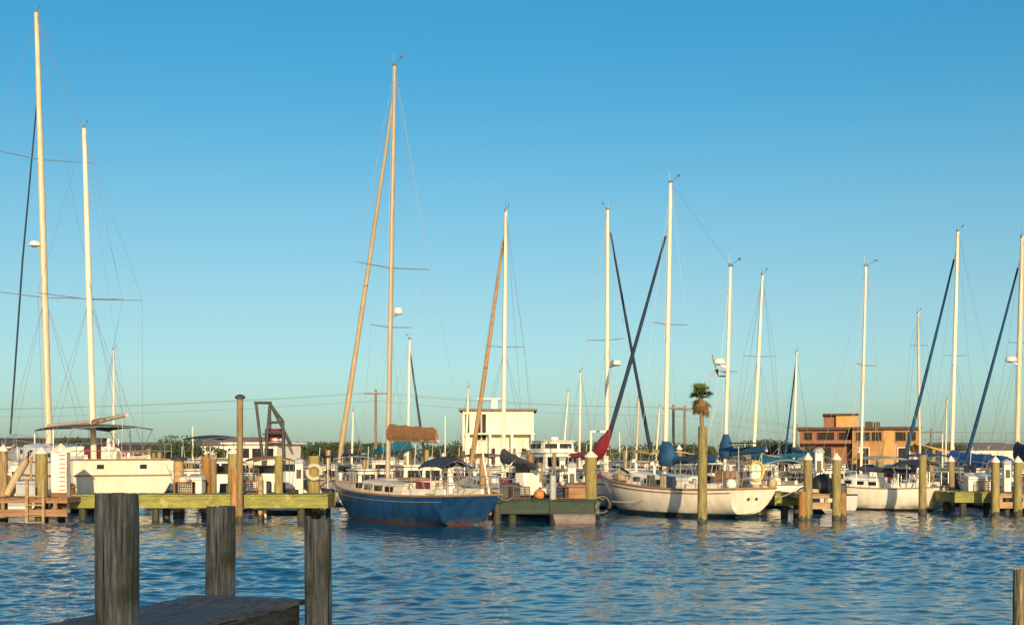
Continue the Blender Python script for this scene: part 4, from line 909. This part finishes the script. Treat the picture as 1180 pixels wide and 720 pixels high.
# mooring lines
def line(label, a, b, sag=.35, r=.016):
    a, b = Vector(a), Vector(b)
    o = MB().tube([a.lerp(b, i / 10) + Vector((0, 0, -sag * 4 * (i / 10) * (1 - i / 10))) for i in range(11)], r, 5).build('mooring_line', M['rope'], None, 60)
    tag(o, label, 'rope', 'mooring lines')
line('mooring line from the blue sloop bow to the green dock', pt(388, 566, 48.4), (at(366, 46.8), 46.8, 1.25))
line('mooring line from the blue sloop stern to the green finger pier', pt(574, 572, 41.9), (at(590, 43.6), 43.6, .86), .1)
line('mooring line from the white ketch side to the thick capped piling', pt(755, 570, 49.5), (at(683, 44.3), 44.3, .9), .25)
line('mooring line from the white ketch stern to the left capped piling', pt(893, 572, 45.9), (at(929, 45.2), 45.2, 1.5), .2)
line('mooring line from the small white sloop bow to the right capped piling', pt(975, 562, 56), (at(966, 45.3), 45.3, 1.5), .3)
line('mooring line from the small white sloop stern to the mossy dock', pt(1103, 566, 52.6), (at(1112, 50), 50, .9), .1)
line('mooring line from the cream ketch stern to the pale stubby piling', pt(192, 535, 49.6), (at(204, 47.1), 47.1, 1.3), .2)

# ------------------------------------------------------------------ shore, buildings, trees
o = MB().bx(-900, 900, 98, 3000, -1, .9).build('shore_ground', M['sand'], None, 0); tag(o, 'flat sandy shore behind the marina', 'ground', kind='structure')
o = MB().bx(-400, 400, 97.6, 98, -1.2, 1.15).build('seawall', M['concrete'], None, 0); tag(o, 'low concrete seawall along the shore', 'seawall')

def wall_windows(root, par, xs, z0, z1, y, m='dark_pane', frame='white_paint'):
    for x0, x1 in xs:
        f = MB(); a = .07
        f.bx(x0 - a, x1 + a, y - .09, y + .01, z1, z1 + a); f.bx(x0 - a, x1 + a, y - .12, y + .01, z0 - a, z0)
        f.bx(x0 - a, x0, y - .085, y + .01, z0 + .002, z1 - .002); f.bx(x1, x1 + a, y - .085, y + .01, z0 + .002, z1 - .002)
        n = max(1, int((x1 - x0) / 1.1))
        for i in range(1, n): f.bx(mix(x0, x1, i / n) - .03, mix(x0, x1, i / n) + .03, y - .07, y + .01, z0 + .002, z1 - .002)
        w_ = f.build('window', M[frame], par)
        MB().bx(x0 + .001, x1 - .001, y - .02, y - .004, z0 + .001, z1 - .001).build('pane', M[m], w_)
# white boathouse
D = 104.; X = lambda px: at(px, D); Z = lambda py: zz(py, D)
t = thing('boathouse', 'white two storey boathouse with flat roof and dark tall windows', 'building', (X(575), D, .9)); ox, oy, oz = t.location
x0, x1, zt = X(533) - ox, X(615) - ox, Z(473) - oz
w = MB().bx(x0, x1, 0, 7, 0, zt).build('wall', M['siding'], t, 0)
rf = MB().bx(x0 - .35, x1 + .3, -.4, 7.3, zt + .002, zt + .16).build('roof', M['shingle'], t)
MB().bx(X(566) - ox, X(573) - ox, 1, 1.7, zt + .162, zt + .95).build('chimney', M['white_paint'], rf)
MB().bx(X(550) - ox, X(577) - ox, .9, 1.9, zt + .952, zt + 1.08).build('roof_vent', M['white_paint'], rf)
wall_windows(t, w, [(X(a) - ox, X(b) - ox) for a, b in ((536, 541), (550, 554), (555.5, 560))], Z(507) - oz, Z(477) - oz, 0, frame='siding')
MB().bx(X(537) - ox, X(616) - ox, -1.1, -.01, Z(499) - oz - .12, Z(499) - oz).build('balcony_slab', M['siding'], t)
rl = MB()
for i in range(16): rl.bx(mix(X(538), X(615), i / 15) - ox - .03, mix(X(538), X(615), i / 15) - ox + .03, -1.08, -1.02, Z(499) - oz + .002, Z(499) - oz + .9)
rl.bx(X(537) - ox, X(616) - ox, -1.09, -1.01, Z(499) - oz + .905, Z(499) - oz + .96)
wall_windows(t, w, [(X(a) - ox, X(b) - ox) for a, b in ((540, 547), (563, 571), (586, 594), (601, 608))], .4, 1.9, 0)
for px in (540, 565, 590, 613): MB().bx(X(px) - ox - .1, X(px) - ox + .1, -1.05, -.85, 0, Z(499) - oz - .125).build('porch_post', M['white_paint'], t)

# orange restaurant
D = 118.
t = thing('restaurant', 'orange and pink two storey building with flat roofs and dark window bands', 'building', (X(985), D, .9), R(-14)); ox, oy, oz = t.location
q = lambda px: X(px) - ox
w = MB().bx(q(923), q(982), 0, 9, 0, Z(495) - oz).build('wall', M['stucco_pink'], t, 0)
w2 = MB().bx(q(982) + .003, q(1055), -1.2, 9, 0, Z(495) - oz).build('wall', M['stucco_orange'], t, 0)
rf = MB().bx(q(920), q(983), -.5, 9.3, Z(495) - oz + .002, Z(492) - oz).build('roof', M['roof_dark'], t)
MB().bx(q(983) + .003, q(1057), -1.7, 9.3, Z(495) - oz + .002, Z(492) - oz).build('roof', M['roof_dark'], t)
tw = MB().bx(q(950), q(964), 1, 6, Z(492) - oz + .003, Z(478) - oz).build('tower', M['stucco_pink'], t, 0)
tw2 = MB().bx(q(964) + .003, q(989), .6, 6, Z(492) - oz + .003, Z(478) - oz).build('tower', M['stucco_yellow'], t, 0)
MB().bx(q(949), q(990), .3, 6.4, Z(478) - oz + .002, Z(476) - oz).build('tower_roof', M['roof_dark'], tw)
MB().bx(q(998), q(1006), 2, 4, Z(492) - oz + .003, Z(485) - oz).build('roof_unit', M['roof_dark'], t)
MB().bx(q(1008), q(1014), 2, 4, Z(492) - oz + .003, Z(485.5) - oz).build('roof_unit', M['grey_canvas'], t)
wall_windows(t, w, [(q(928), q(937)), (q(943), q(962)), (q(967), q(980))], Z(508) - oz, Z(498) - oz, 0, frame='stucco_pink')
wall_windows(t, w2, [(q(986), q(1001)), (q(1003), q(1014)), (q(1029), q(1040)), (q(1042), q(1051))], Z(508) - oz, Z(498) - oz, -1.2, frame='stucco_orange')
MB().bx(q(1016), q(1028), -1.26, -1.205, .1, Z(495.6) - oz).build('wall_panel', M['stucco_yellow'], t)
wall_windows(t, w, [(q(930), q(944)), (q(946), q(958))], .4, Z(516) - oz, 0, frame='roof_dark')
wall_windows(t, w2, [(q(990), q(1000)), (q(1032), q(1044))], .4, Z(516) - oz, -1.2, frame='white_paint')
bl = MB().bx(q(924), q(981), -1.3, -.01, Z(511) - oz, Z(509.5) - oz).build('balcony', M['stucco_pink'], t)
rp = MB().bx(q(924), q(981), -1.3, -1.22, Z(509.5) - oz + .002, Z(507) - oz).build('balcony_rail', M['stucco_pink'], bl)
aw = MB().add([(q(1050), -3.5, Z(513) - oz), (q(1056), -3.5, Z(513) - oz), (q(1104), -3.5, Z(529) - oz - .1), (q(1104), -3.5, Z(525) - oz), (q(1080), -3.5, Z(518) - oz), (q(1050), -3.5, Z(511) - oz), (q(1050), -1.3, Z(513) - oz), (q(1056), -1.3, Z(513) - oz), (q(1104), -1.3, Z(529) - oz - .1), (q(1104), -1.3, Z(525) - oz), (q(1080), -1.3, Z(518) - oz), (q(1050), -1.3, Z(511) - oz)], [(0, 1, 4, 5), (1, 2, 3, 4), (6, 11, 10, 7), (7, 10, 9, 8), (5, 4, 10, 11), (4, 3, 9, 10), (0, 6, 7, 1), (1, 7, 8, 2), (2, 8, 9, 3), (0, 5, 11, 6)]).build('awning', M['stucco_yellow'], t, 0)

def house(label, px, D, w, h, dp, wm, rm, roof=1.2, flip=False):
    t = thing('house', label, 'house', (at(px, D), D, .9), 0, 'houses on the shore')
    wl = MB().bx(-w / 2, w / 2, 0, dp, 0, h).build('wall', M[wm], t, 0)
    e = .35
    if flip: vs = [(-w / 2 - e, -e, h), (-w / 2 - e, dp + e, h), (0, -e, h + roof), (0, dp + e, h + roof), (w / 2 + e, -e, h), (w / 2 + e, dp + e, h)]; fs = [(0, 2, 3, 1), (2, 4, 5, 3), (0, 4, 2), (1, 3, 5), (0, 1, 5, 4)]
    else: vs = [(-w / 2 - e, -e, h), (w / 2 + e, -e, h), (-w / 2 - e, dp / 2, h + roof), (w / 2 + e, dp / 2, h + roof), (-w / 2 - e, dp + e, h), (w / 2 + e, dp + e, h)]; fs = [(0, 1, 3, 2), (2, 3, 5, 4), (0, 2, 4), (1, 5, 3), (0, 4, 5, 1)]
    MB().add([(x, y, z + .003) for x, y, z in vs], fs).build('roof', M[rm], t, 0)
    wall_windows(t, wl, [(-w / 2 + .6 + i * 2.2, -w / 2 + 1.7 + i * 2.2) for i in range(int((w - 1) / 2.2))], h * .4, h * .75, 0)
house('small white gabled house left of the orange building', 912, 140, 3.2, 1.6, 8, 'white_paint', 'shingle', .9, True)
house('low house with pale roof behind the bright blue sail cover', 1128, 160, 9, 1.9, 9, 'siding', 'shingle', 1.0)
house('low pale house behind the right edge sloop', 1150, 185, 9, 1.9, 8, 'siding', 'shingle', 1.0)
house('low house with brown roof left of the white cabin boat', 165, 160, 8, 1.9, 8, 'stucco_pink', 'roof_dark', 1.0)
house('white shed between the trawler and the tall bare piling', 262, 145, 8, 2.4, 8, 'white_paint', 'shingle', 1.0)
house('long low building left of the cream ketch', 15, 160, 20, 2.4, 9, 'siding', 'roof_dark', 1.1)

def leaf_cloud(mb, c, rx, ry, rz_, n, size, r, mi=0):
    for _ in range(n):
        while True:
            p = Vector((r.uniform(-1, 1), r.uniform(-1, 1), r.uniform(-1, 1)))
            if .35 < p.length < 1: break
        q = noise.noise(Vector((p.x * 2 + c[0], p.y * 2, p.z * 2 + c[1])))
        if q < -.15: continue
        P = Vector((c[0] + p.x * rx, c[1] + p.y * ry, c[2] + p.z * rz_))
        a = Vector((r.gauss(0, 1), r.gauss(0, 1), r.gauss(0, 1))).normalized(); b = a.orthogonal().normalized(); s = size * r.uniform(.6, 1.5)
        mb.add([P - a * s, P + b * s * .5, P + a * s, P - b * s * .5], [(0, 1, 2, 3)], mi)
def tree(label, px, D, h, w, r, trunk_h=1.2):
    t = thing('tree', label, 'tree', (at(px, D), D, .9), 0, 'trees on the shore')
    mb = MB()
    for i in range(6): leaf_cloud(mb, (r.uniform(-.3, .3) * w, r.uniform(-.3, .3) * w, mix(trunk_h, h * .75, r.random())), w * r.uniform(.25, .42), w * .35, h * r.uniform(.18, .3), 620, .13, r)
    mb.build('crown', M['leaf'], t, 0)
    k = MB().tube([(0, 0, -.2), (.1, 0, h * .4), (-.05, .1, h * .75)], [.22, .16, .06], 7)
    for i in range(4): k.tube([(.08, 0, h * .35), (r.uniform(-.35, .35) * w, r.uniform(-.3, .3) * w, h * .7)], [.1, .03], 5)
    k.build('trunk', M['trunk'], t)
tr_ = random.Random(5)
for lab, px, h, w in (('rounded dark tree behind the cabin boat right of the ketch', 190, 3.6, 8), ('low bushy tree between the ketch and the navy bimini boat', 218, 2.9, 8), ('dark tree behind the tender', 338, 2.7, 8), ('low tree behind the trawler bow', 374, 3.0, 8),
        ('bushy tree behind the blue sloop bow', 392, 2.9, 8), ('low tree behind the teal sail cover', 425, 2.9, 8), ('low tree left of the boathouse', 522, 3.2, 7), ('low tree right of the flybridge cruiser', 663, 3.0, 7), ('low tree left of the palm', 785, 3.0, 7),
        ('small tree behind the white ketch stern', 880, 3.2, 7), ('low tree at the right end of the orange building', 1075, 3.0, 7), ('low bushy tree left of the cream ketch main mast', 35, 3.4, 9), ('low bushy tree between the ketch masts', 85, 3.3, 8)):
    tree(lab, px, tr_.uniform(128, 150), h, w, tr_)
mb = MB(); r = random.Random(11)
for i in range(230):
    x = r.uniform(-230, 230); y = r.uniform(200, 260)
    leaf_cloud(mb, (x, y, .9 + r.uniform(.6, 1.9)), r.uniform(3, 7), 3, r.uniform(1., 2.0), 70, .5, r)
o = mb.build('treeline', M['leaf'], None, 0); tag(o, 'distant low dark treeline along the horizon', 'trees', kind='stuff')

# the palm
D = 125.
t = thing('palm_tree', 'fan palm with a brown skirt of dead fronds above the white ketch', 'palm tree', (at(808, D), D, .9)); oz = .9
top = zz(458, D) - oz
MB().tube([(.0, 0, -.2), (.08, 0, top * .5), (.0, 0, top)], [.26, .20, .2], 10).build('trunk', M['trunk'], t, 60)
def frond(mb, c, az, el, ln, wid, droop, r):
    d0 = Vector((math.cos(az) * math.cos(el), math.sin(az) * math.cos(el), math.sin(el))); tip = c + d0 * ln
    mb.tube([c, tip], .02, 4)
    side = d0.cross(Vector((0, 0, 1))).normalized() if abs(d0.z) < .95 else Vector((1, 0, 0)); upv = side.cross(d0)
    for k in range(13):
        a = mix(-1.25, 1.25, k / 12); dv = d0 * math.cos(a) + side * math.sin(a); e = tip + dv * wid * r.uniform(.8, 1.1) + Vector((0, 0, -droop * wid)); w = dv.cross(upv).normalized() * .055
        m_ = tip.lerp(e, .5) + Vector((0, 0, droop * wid * .25))
        mb.add([tip, m_ + w, e, m_ - w], [(0, 1, 2, 3)])
g = MB(); dd = MB(); r = random.Random(3); c = Vector((0, 0, top))
for i in range(34): frond(g, c + Vector((0, 0, r.uniform(-.35, .25))), r.uniform(0, 6.28), R(r.uniform(-5, 80)), r.uniform(.5, .85), .85, .3, r)
for i in range(42): frond(dd, c - Vector((0, 0, r.uniform(-.15, .75))), r.uniform(0, 6.28), R(r.uniform(-60, -5)), r.uniform(.35, .6), .7, .75, r)
g.build('green_frond', M['palm_leaf'], t, 0); dd.build('dead_frond', M['palm_dead'], t, 0)

# utility poles and wires
def upole(label, px, py, D, arm=1.2, r=.13):
    t = thing('utility_pole', label, 'utility pole', (at(px, D), D, .9), 0, 'utility poles on the shore')
    h = zz(py, D) - .9
    MB().tube([(0, 0, -.3), (0, 0, h)], [r * 1.2, r], 8).build('pole', M['trunk'], t)
    if arm:
        MB().bx(-arm, arm, -.2, -.08, h - .5, h - .36).build('crossarm', M['trunk'], t)
        for x in (-arm + .1, 0, arm - .1): MB().lathe([(.05, 0), (.06, .1), (.03, .18)], (x, -.14, h - .358), 6).build('insulator', M['grey_plastic'], t)
    return Vector((at(px, D), D, zz(py, D) - .3))
D = 135.
ps = [upole(*a) for a in (('utility pole with short crossarm left of the blue sloop mast', 433, 449, 135.), ('left one of the two utility poles left of the palm', 776, 466, 135.), ('right one of the two utility poles left of the palm', 789, 467, 136.), ('utility pole between the far sloop mast and the orange building', 917.5, 488, 138.), ('faint utility pole left of the bright blue sail cover', 1073, 494, 150.))]
pL = Vector((at(-420, 150), 150, zz(468, 150))); pR = Vector((at(1500, 150), 150, zz(490, 150)))
ps2 = [pL] + ps + [pR]
for i in range(len(ps2) - 1):
    for q, dz in ((-1, 0), (0, -.9), (1, 0)):
        a, b = ps2[i] + Vector((q * .9, 0, dz)), ps2[i + 1] + Vector((q * .9, 0, dz)); sag = .012 * (b - a).length
        o = MB().tube([a.lerp(b, j / 12) - Vector((0, 0, sag * 4 * (j / 12) * (1 - j / 12))) for j in range(13)], .013, 4).build('power_line', M['wire'], None)
        tag(o, 'thin power line strung between the utility poles along the shore', 'power line', 'power lines along the shore')
# thin flag and aerial poles
for lab, px, y0, y1, d in (('white aerial pole left of the navy bimini', 222, 520, 491, 70), ('pale pole beside the tide gauge', 40, 530, 500, 60), ('white pole right of the crossed jibs', 714, 520, 498, 66), ('slim white pole left of the bright blue cover', 1086, 530, 500, 70), ('slim pale pole left of the boathouse', 513, 530, 478, 90)):
    o = MB().tube([(0, 0, 0), (0, 0, zz(y1, d) - .9)], [.05, .03], 6).build('flag_pole', M['white_paint'], None); o.location = (at(px, d), d, .9); tag(o, lab, 'pole')
# white tube gate frame by the capped piling
t = thing('boat_lift_frame', 'white tube frame standing behind the thick white capped piling', 'frame', (at(690, 56), 56, 0))
for px in (681, 697): MB().tube([(at(px, 56) - t.location.x, 0, -1), (at(px, 56) - t.location.x, 0, zz(498, 56))], .06, 6).build('upright', M['white_paint'], t)
MB().bx(at(680, 56) - t.location.x, at(698, 56) - t.location.x, -.06, .06, zz(498, 56) + .002, zz(496, 56)).build('crossbar', M['white_paint'], t)

# ------------------------------------------------------------------ the near pier
U = Vector((.31, .951, 0)).normalized(); Vn = Vector((U.y, -U.x, 0))      # along the pier, and to its right
PZ = 1.2; C0 = Vector((at(351, 10.36), 10.36, PZ))                        # far right corner
W = 1.02; LEN = 9.
t = thing('pier', 'weathered grey plank pier in the shade at the lower left', 'pier', C0, math.atan2(U.y, U.x))
# local: +x towards the far end, +y to the left
mb = MB(); r = random.Random(2); x = 0.
while x > -LEN:
    w = r.uniform(.135, .15); j = r.uniform(-.006, .006); tl_ = r.uniform(-.004, .004)
    a, b = r.uniform(-.015, .025), r.uniform(-.02, .02)
    mb.add([(x - w, a, -.045 + j), (x - .008, a, -.045 + j), (x - .008, W + b, -.045 + j), (x - w, W + b, -.045 + j), (x - w, a, j), (x - .008, a, j + tl_), (x - .008, W + b, j + tl_), (x - w, W + b, j)], [(3, 2, 1, 0), (4, 5, 6, 7), (0, 1, 5, 4), (1, 2, 6, 5), (2, 3, 7, 6), (3, 0, 4, 7)])
    x -= w
mb.build('decking', M['near_deck'], t, 0, bevel=.006)
for y in (.03, W - .09): MB().bx(-LEN, -.03, y, y + .06, -.235, -.05).build('stringer', M['near_board'], t, 0, bevel=.006)
MB().bx(-.075, -.02, .095, W - .095, -.235, -.05).build('end_board', M['near_board'], t, 0, bevel=.006)
MB().bx(-LEN, .1, -.045, .024, -.42, -.27).build('lower_rail', M['near_board'], t, 0, bevel=.006)

def near_pile(label, px, d, ytop, wpx, bot=-1.2, chip=0., lean=(0, 0), seed=1):
    X = at(px, d); r0 = wpx / 2 * d / F; zt = zz(ytop, d); Hh = zt - bot; n, m_ = 72, 60
    root = thing('piling', label, 'piling', (X, d, bot), 0, 'near pilings of the pier')
    rings = []; q = random.Random(seed); offs = Vector((seed * 7.3, seed * 3.1, 0))
    for i in range(m_ + 1):
        f = i / m_; ring = []
        for k in range(n):
            a = 2 * math.pi * k / n; ca, sa = math.cos(a), math.sin(a)
            g1 = noise.noise(Vector((ca * 1.2, sa * 1.2, f * 1.3)) + offs)
            g2 = noise.noise(Vector((ca * 9, sa * 9, f * 1.6)) + offs * 2)
            g3 = noise.noise(Vector((ca * 22, sa * 22, f * 5)) + offs)
            crack = -max(0, g2 - .32) * .16
            rr = r0 * (1 + .05 * g1 + .035 * g2 + .02 * g3 + crack) * (1.03 - .05 * f)
            top = f > .985
            if top: rr *= .985
            z = Hh * f - (max(0, g1 * .05 + g2 * .03) * 1.0 + chip * max(0, math.cos(a - 2.4) - .5) * .3) * sst((f - .9) / .1)
            ring.append((rr * ca + lean[0] * f, rr * sa + lean[1] * f, z))
        rings.append(ring)
    cz = Hh - .01
    rings.append([(x_ * .6 + lean[0] * .4, y_ * .6 + lean[1] * .4, min(z_, cz) - .004) for x_, y_, z_ in rings[-1]]); rings.append([(x_ * .1 + lean[0] * .9, y_ * .1 + lean[1] * .9, cz - .012) for x_, y_, z_ in rings[-1]])
    MB().loft(rings, cap0=False).build('post', M['near_pile'], root, 40)
    return root
near_pile('thick flat topped piling nearest the camera at the lower left', 134.5, 8.25, 568, 49, seed=1)
near_pile('middle weathered piling at the far left corner of the near pier', 252, 11.0, 583, 34, seed=2, lean=(.02, 0))
p3 = near_pile('brown edged piling with a pale batten at the far right corner of the near pier', 369, 10.25, 597, 31, seed=3, lean=(-.02, 0))
MB().bx(-.125, -.105, -.02, .05, 1.2 + 1.2 + .18, 3.03).build('batten', M['grey_plastic'], p3)
near_pile('dark blurred piling cut by the lower right edge', 1182, 8., 655, 28, seed=4)

# added shed, out of view behind the camera, put there to shade the near pier
s_ = Vector((math.sin(R(SUN_AZ)), -math.cos(R(SUN_AZ)), 0))
c = Vector((-1.9, 9, 0)) + s_ * 14.5
t = thing('shed', 'unseen shed added behind the camera to shade the near pier', 'shed', (c.x, c.y, 0), R(SUN_AZ))
w = MB().bx(-2.2, 2.0, -5, 0, -1, 5.9).build('wall', M['shade_shed_wall'], t, 0)
MB().add([(-2.5, .3, 5.903), (-2.5, -5.3, 5.903), (2.3, .3, 5.903), (2.3, -5.3, 5.903), (-2.5, -2.5, 6.6), (2.3, -2.5, 6.6)], [(0, 2, 5, 4), (1, 4, 5, 3), (0, 4, 1), (2, 3, 5), (0, 1, 3, 2)]).build('roof', M['shingle'], t, 0)
MB().bx(-.6, .6, .003, .08, -.9, 3.2).build('door', M['dock_brown'], t)
MB().bx(-.5, .5, .003, .06, 3.9, 4.8).build('window', M['glass'], t)

# ------------------------------------------------------------------ water
def make_water():
    rg = np.random.default_rng(4)
    y0, y1, NR = 4.5, 78., 1250; T, NC = .62, 820
    ys = y0 * (y1 / y0) ** (np.arange(NR + 1) / NR); ts = np.linspace(-T, T, NC + 1)
    Y = np.repeat(ys[:, None], NC + 1, 1); Xx = Y * ts[None, :] + 0.
    Zz = np.zeros_like(Y)
    # many short crossing wind waves, wavelength .35 to 3 m
    for i in range(90):
        lam = .17 * (1.0 / .17) ** rg.random() if i % 9 else rg.uniform(1.2, 2.6)
        th = rg.normal(R(100), R(45)); kx, ky = math.cos(th) * 2 * math.pi / lam, math.sin(th) * 2 * math.pi / lam
        amp = .0030 * lam * (1. if lam < 1.1 else .55) * (.6 + .8 * rg.random()); ph = rg.random() * 6.28
        sp = Y * .0021                                    # grid step there
        fade = np.clip((lam / np.maximum(sp, 1e-3) - 2.2) / 2., 0, 1)
        arg = kx * Xx + ky * Y + ph + .6 * np.sin(.31 * Xx + i) + .5 * np.sin(.23 * Y + i * 2)
        Zz += amp * WAVE * fade * (np.sin(arg) - .22 * np.cos(2 * arg))
    # gust patches
    gp = .80 + .38 * np.sin(.21 * Xx + .9 * np.sin(.13 * Y)) * np.sin(.19 * Y + 1.1 * np.sin(.11 * Xx) + 1)
    Zz *= gp
    v = np.stack([Xx, Y, Zz], -1).reshape(-1, 3)
    idx = np.arange((NR + 1) * (NC + 1)).reshape(NR + 1, NC + 1)
    f = np.stack([idx[:-1, :-1], idx[:-1, 1:], idx[1:, 1:], idx[1:, :-1]], -1).reshape(-1, 4)
    far = np.array([(-2500, -400, -.12), (2500, -400, -.12), (2500, 3000, -.12), (-2500, 3000, -.12)], float)
    nb = len(v); v = np.vstack([v, far]); f = np.vstack([f, [[nb, nb + 1, nb + 2, nb + 3]]])
    me = bpy.data.meshes.new('water'); me.vertices.add(len(v)); me.vertices.foreach_set('co', v.ravel().astype(np.float32))
    me.loops.add(f.size); me.loops.foreach_set('vertex_index', f.ravel().astype(np.int32))
    me.polygons.add(len(f)); me.polygons.foreach_set('loop_start', (np.arange(len(f)) * 4).astype(np.int32))
    me.update(calc_edges=True); me.shade_smooth()
    m = bpy.data.materials.new('harbour_water'); nt, N, L, P = nodes(m)
    P.inputs['Base Color'].default_value = (.004, .062, .125, 1); P.inputs['Roughness'].default_value = .06
    P.inputs['IOR'].default_value = 1.33
    tc = N.new('ShaderNodeTexCoord'); mp = N.new('ShaderNodeMapping'); mp.inputs['Scale'].default_value = (.8, 1.2, 1); L.new(tc.outputs['Object'], mp.inputs[0])
    nz = N.new('ShaderNodeTexNoise'); nz.inputs['Scale'].default_value = 5.5; nz.inputs['Detail'].default_value = 4; L.new(mp.outputs[0], nz.inputs[0])
    b = N.new('ShaderNodeBump'); b.inputs['Strength'].default_value = .35; b.inputs['Distance'].default_value = .025
    L.new(nz.outputs[0], b.inputs['Height']); L.new(b.outputs[0], P.inputs['Normal'])
    me.materials.append(m)
    o = bpy.data.objects.new('water', me); COL.objects.link(o); tag(o, 'rippled blue harbour water', 'water', kind='structure')
WAVE = 1.0
make_water()

# ------------------------------------------------------------------ light, sky, camera
wd = bpy.data.worlds.new('World'); sc.world = wd; wd.use_nodes = True
N = wd.node_tree.nodes; L = wd.node_tree.links; bg = N['Background']
sky = N.new('ShaderNodeTexSky'); sky.sky_type = 'NISHITA'; sky.sun_disc = False
sky.sun_elevation = R(SUN_EL); sky.air_density = 1.; sky.dust_density = .6; sky.ozone_density = 2.5
sdir = Vector((math.sin(R(SUN_AZ)) * math.cos(R(SUN_EL)), -math.cos(R(SUN_AZ)) * math.cos(R(SUN_EL)), math.sin(R(SUN_EL))))
sky.sun_rotation = math.atan2(sdir.x, sdir.y)
tc = N.new('ShaderNodeTexCoord'); sp = N.new('ShaderNodeSeparateXYZ'); L.new(tc.outputs['Generated'], sp.inputs[0])
rp = N.new('ShaderNodeValToRGB'); L.new(sp.outputs[2], rp.inputs[0])
SKY_TINT = [(0.0, (0.439, 0.595, 0.713)), (0.0255, (0.439, 0.595, 0.713)), (0.063, (0.504, 0.644, 0.703)), (0.118, (0.53, 0.656, 0.653)), (0.184, (0.455, 0.688, 0.68)), (0.267, (0.271, 0.681, 0.731)), (0.333, (0.197, 0.686, 0.773)), (0.5, (0.5, 0.85, 0.92)), (1.0, (0.85, 0.95, 0.95))]
els = rp.color_ramp.elements
els[0].position = SKY_TINT[0][0]; els[0].color = (*SKY_TINT[0][1], 1); els[1].position = SKY_TINT[-1][0]; els[1].color = (*SKY_TINT[-1][1], 1)
for p, c in SKY_TINT[1:-1]:
    e = els.new(p); e.color = (*c, 1)
mx = N.new('ShaderNodeMix'); mx.data_type = 'RGBA'; mx.blend_type = 'MULTIPLY'; sd_ = N.new('ShaderNodeMapRange'); sd_.inputs[1].default_value = -.35; sd_.inputs[2].default_value = .45; L.new(sp.outputs[1], sd_.inputs[0]); L.new(sd_.outputs[0], mx.inputs[0])
L.new(sky.outputs[0], mx.inputs[6]); L.new(rp.outputs[0], mx.inputs[7]); L.new(mx.outputs[2], bg.inputs['Color'])
bg.inputs['Strength'].default_value = .15
ld = bpy.data.lights.new('sun', 'SUN'); ld.energy = 5.0; ld.angle = R(.5); ld.color = (1., .77, .46)
lo = bpy.data.objects.new('sun', ld); COL.objects.link(lo); lo.rotation_euler = sdir.to_track_quat('Z', 'Y').to_euler()
cd = bpy.data.cameras.new('camera'); cam = bpy.data.objects.new('camera', cd); COL.objects.link(cam)
cam.location = (0, 0, CH); cam.rotation_euler = (R(90), 0, 0)
cd.sensor_width = 36; cd.lens = F / 1180 * 36; cd.shift_y = (HOR - 360) / 1180; cd.clip_start = .1; cd.clip_end = 6000
sc.camera = cam
sc.view_settings.view_transform = 'Standard'; sc.view_settings.look = 'None'; sc.view_settings.exposure = .27; sc.view_settings.gamma = 1
sc.view_settings.use_curve_mapping = False
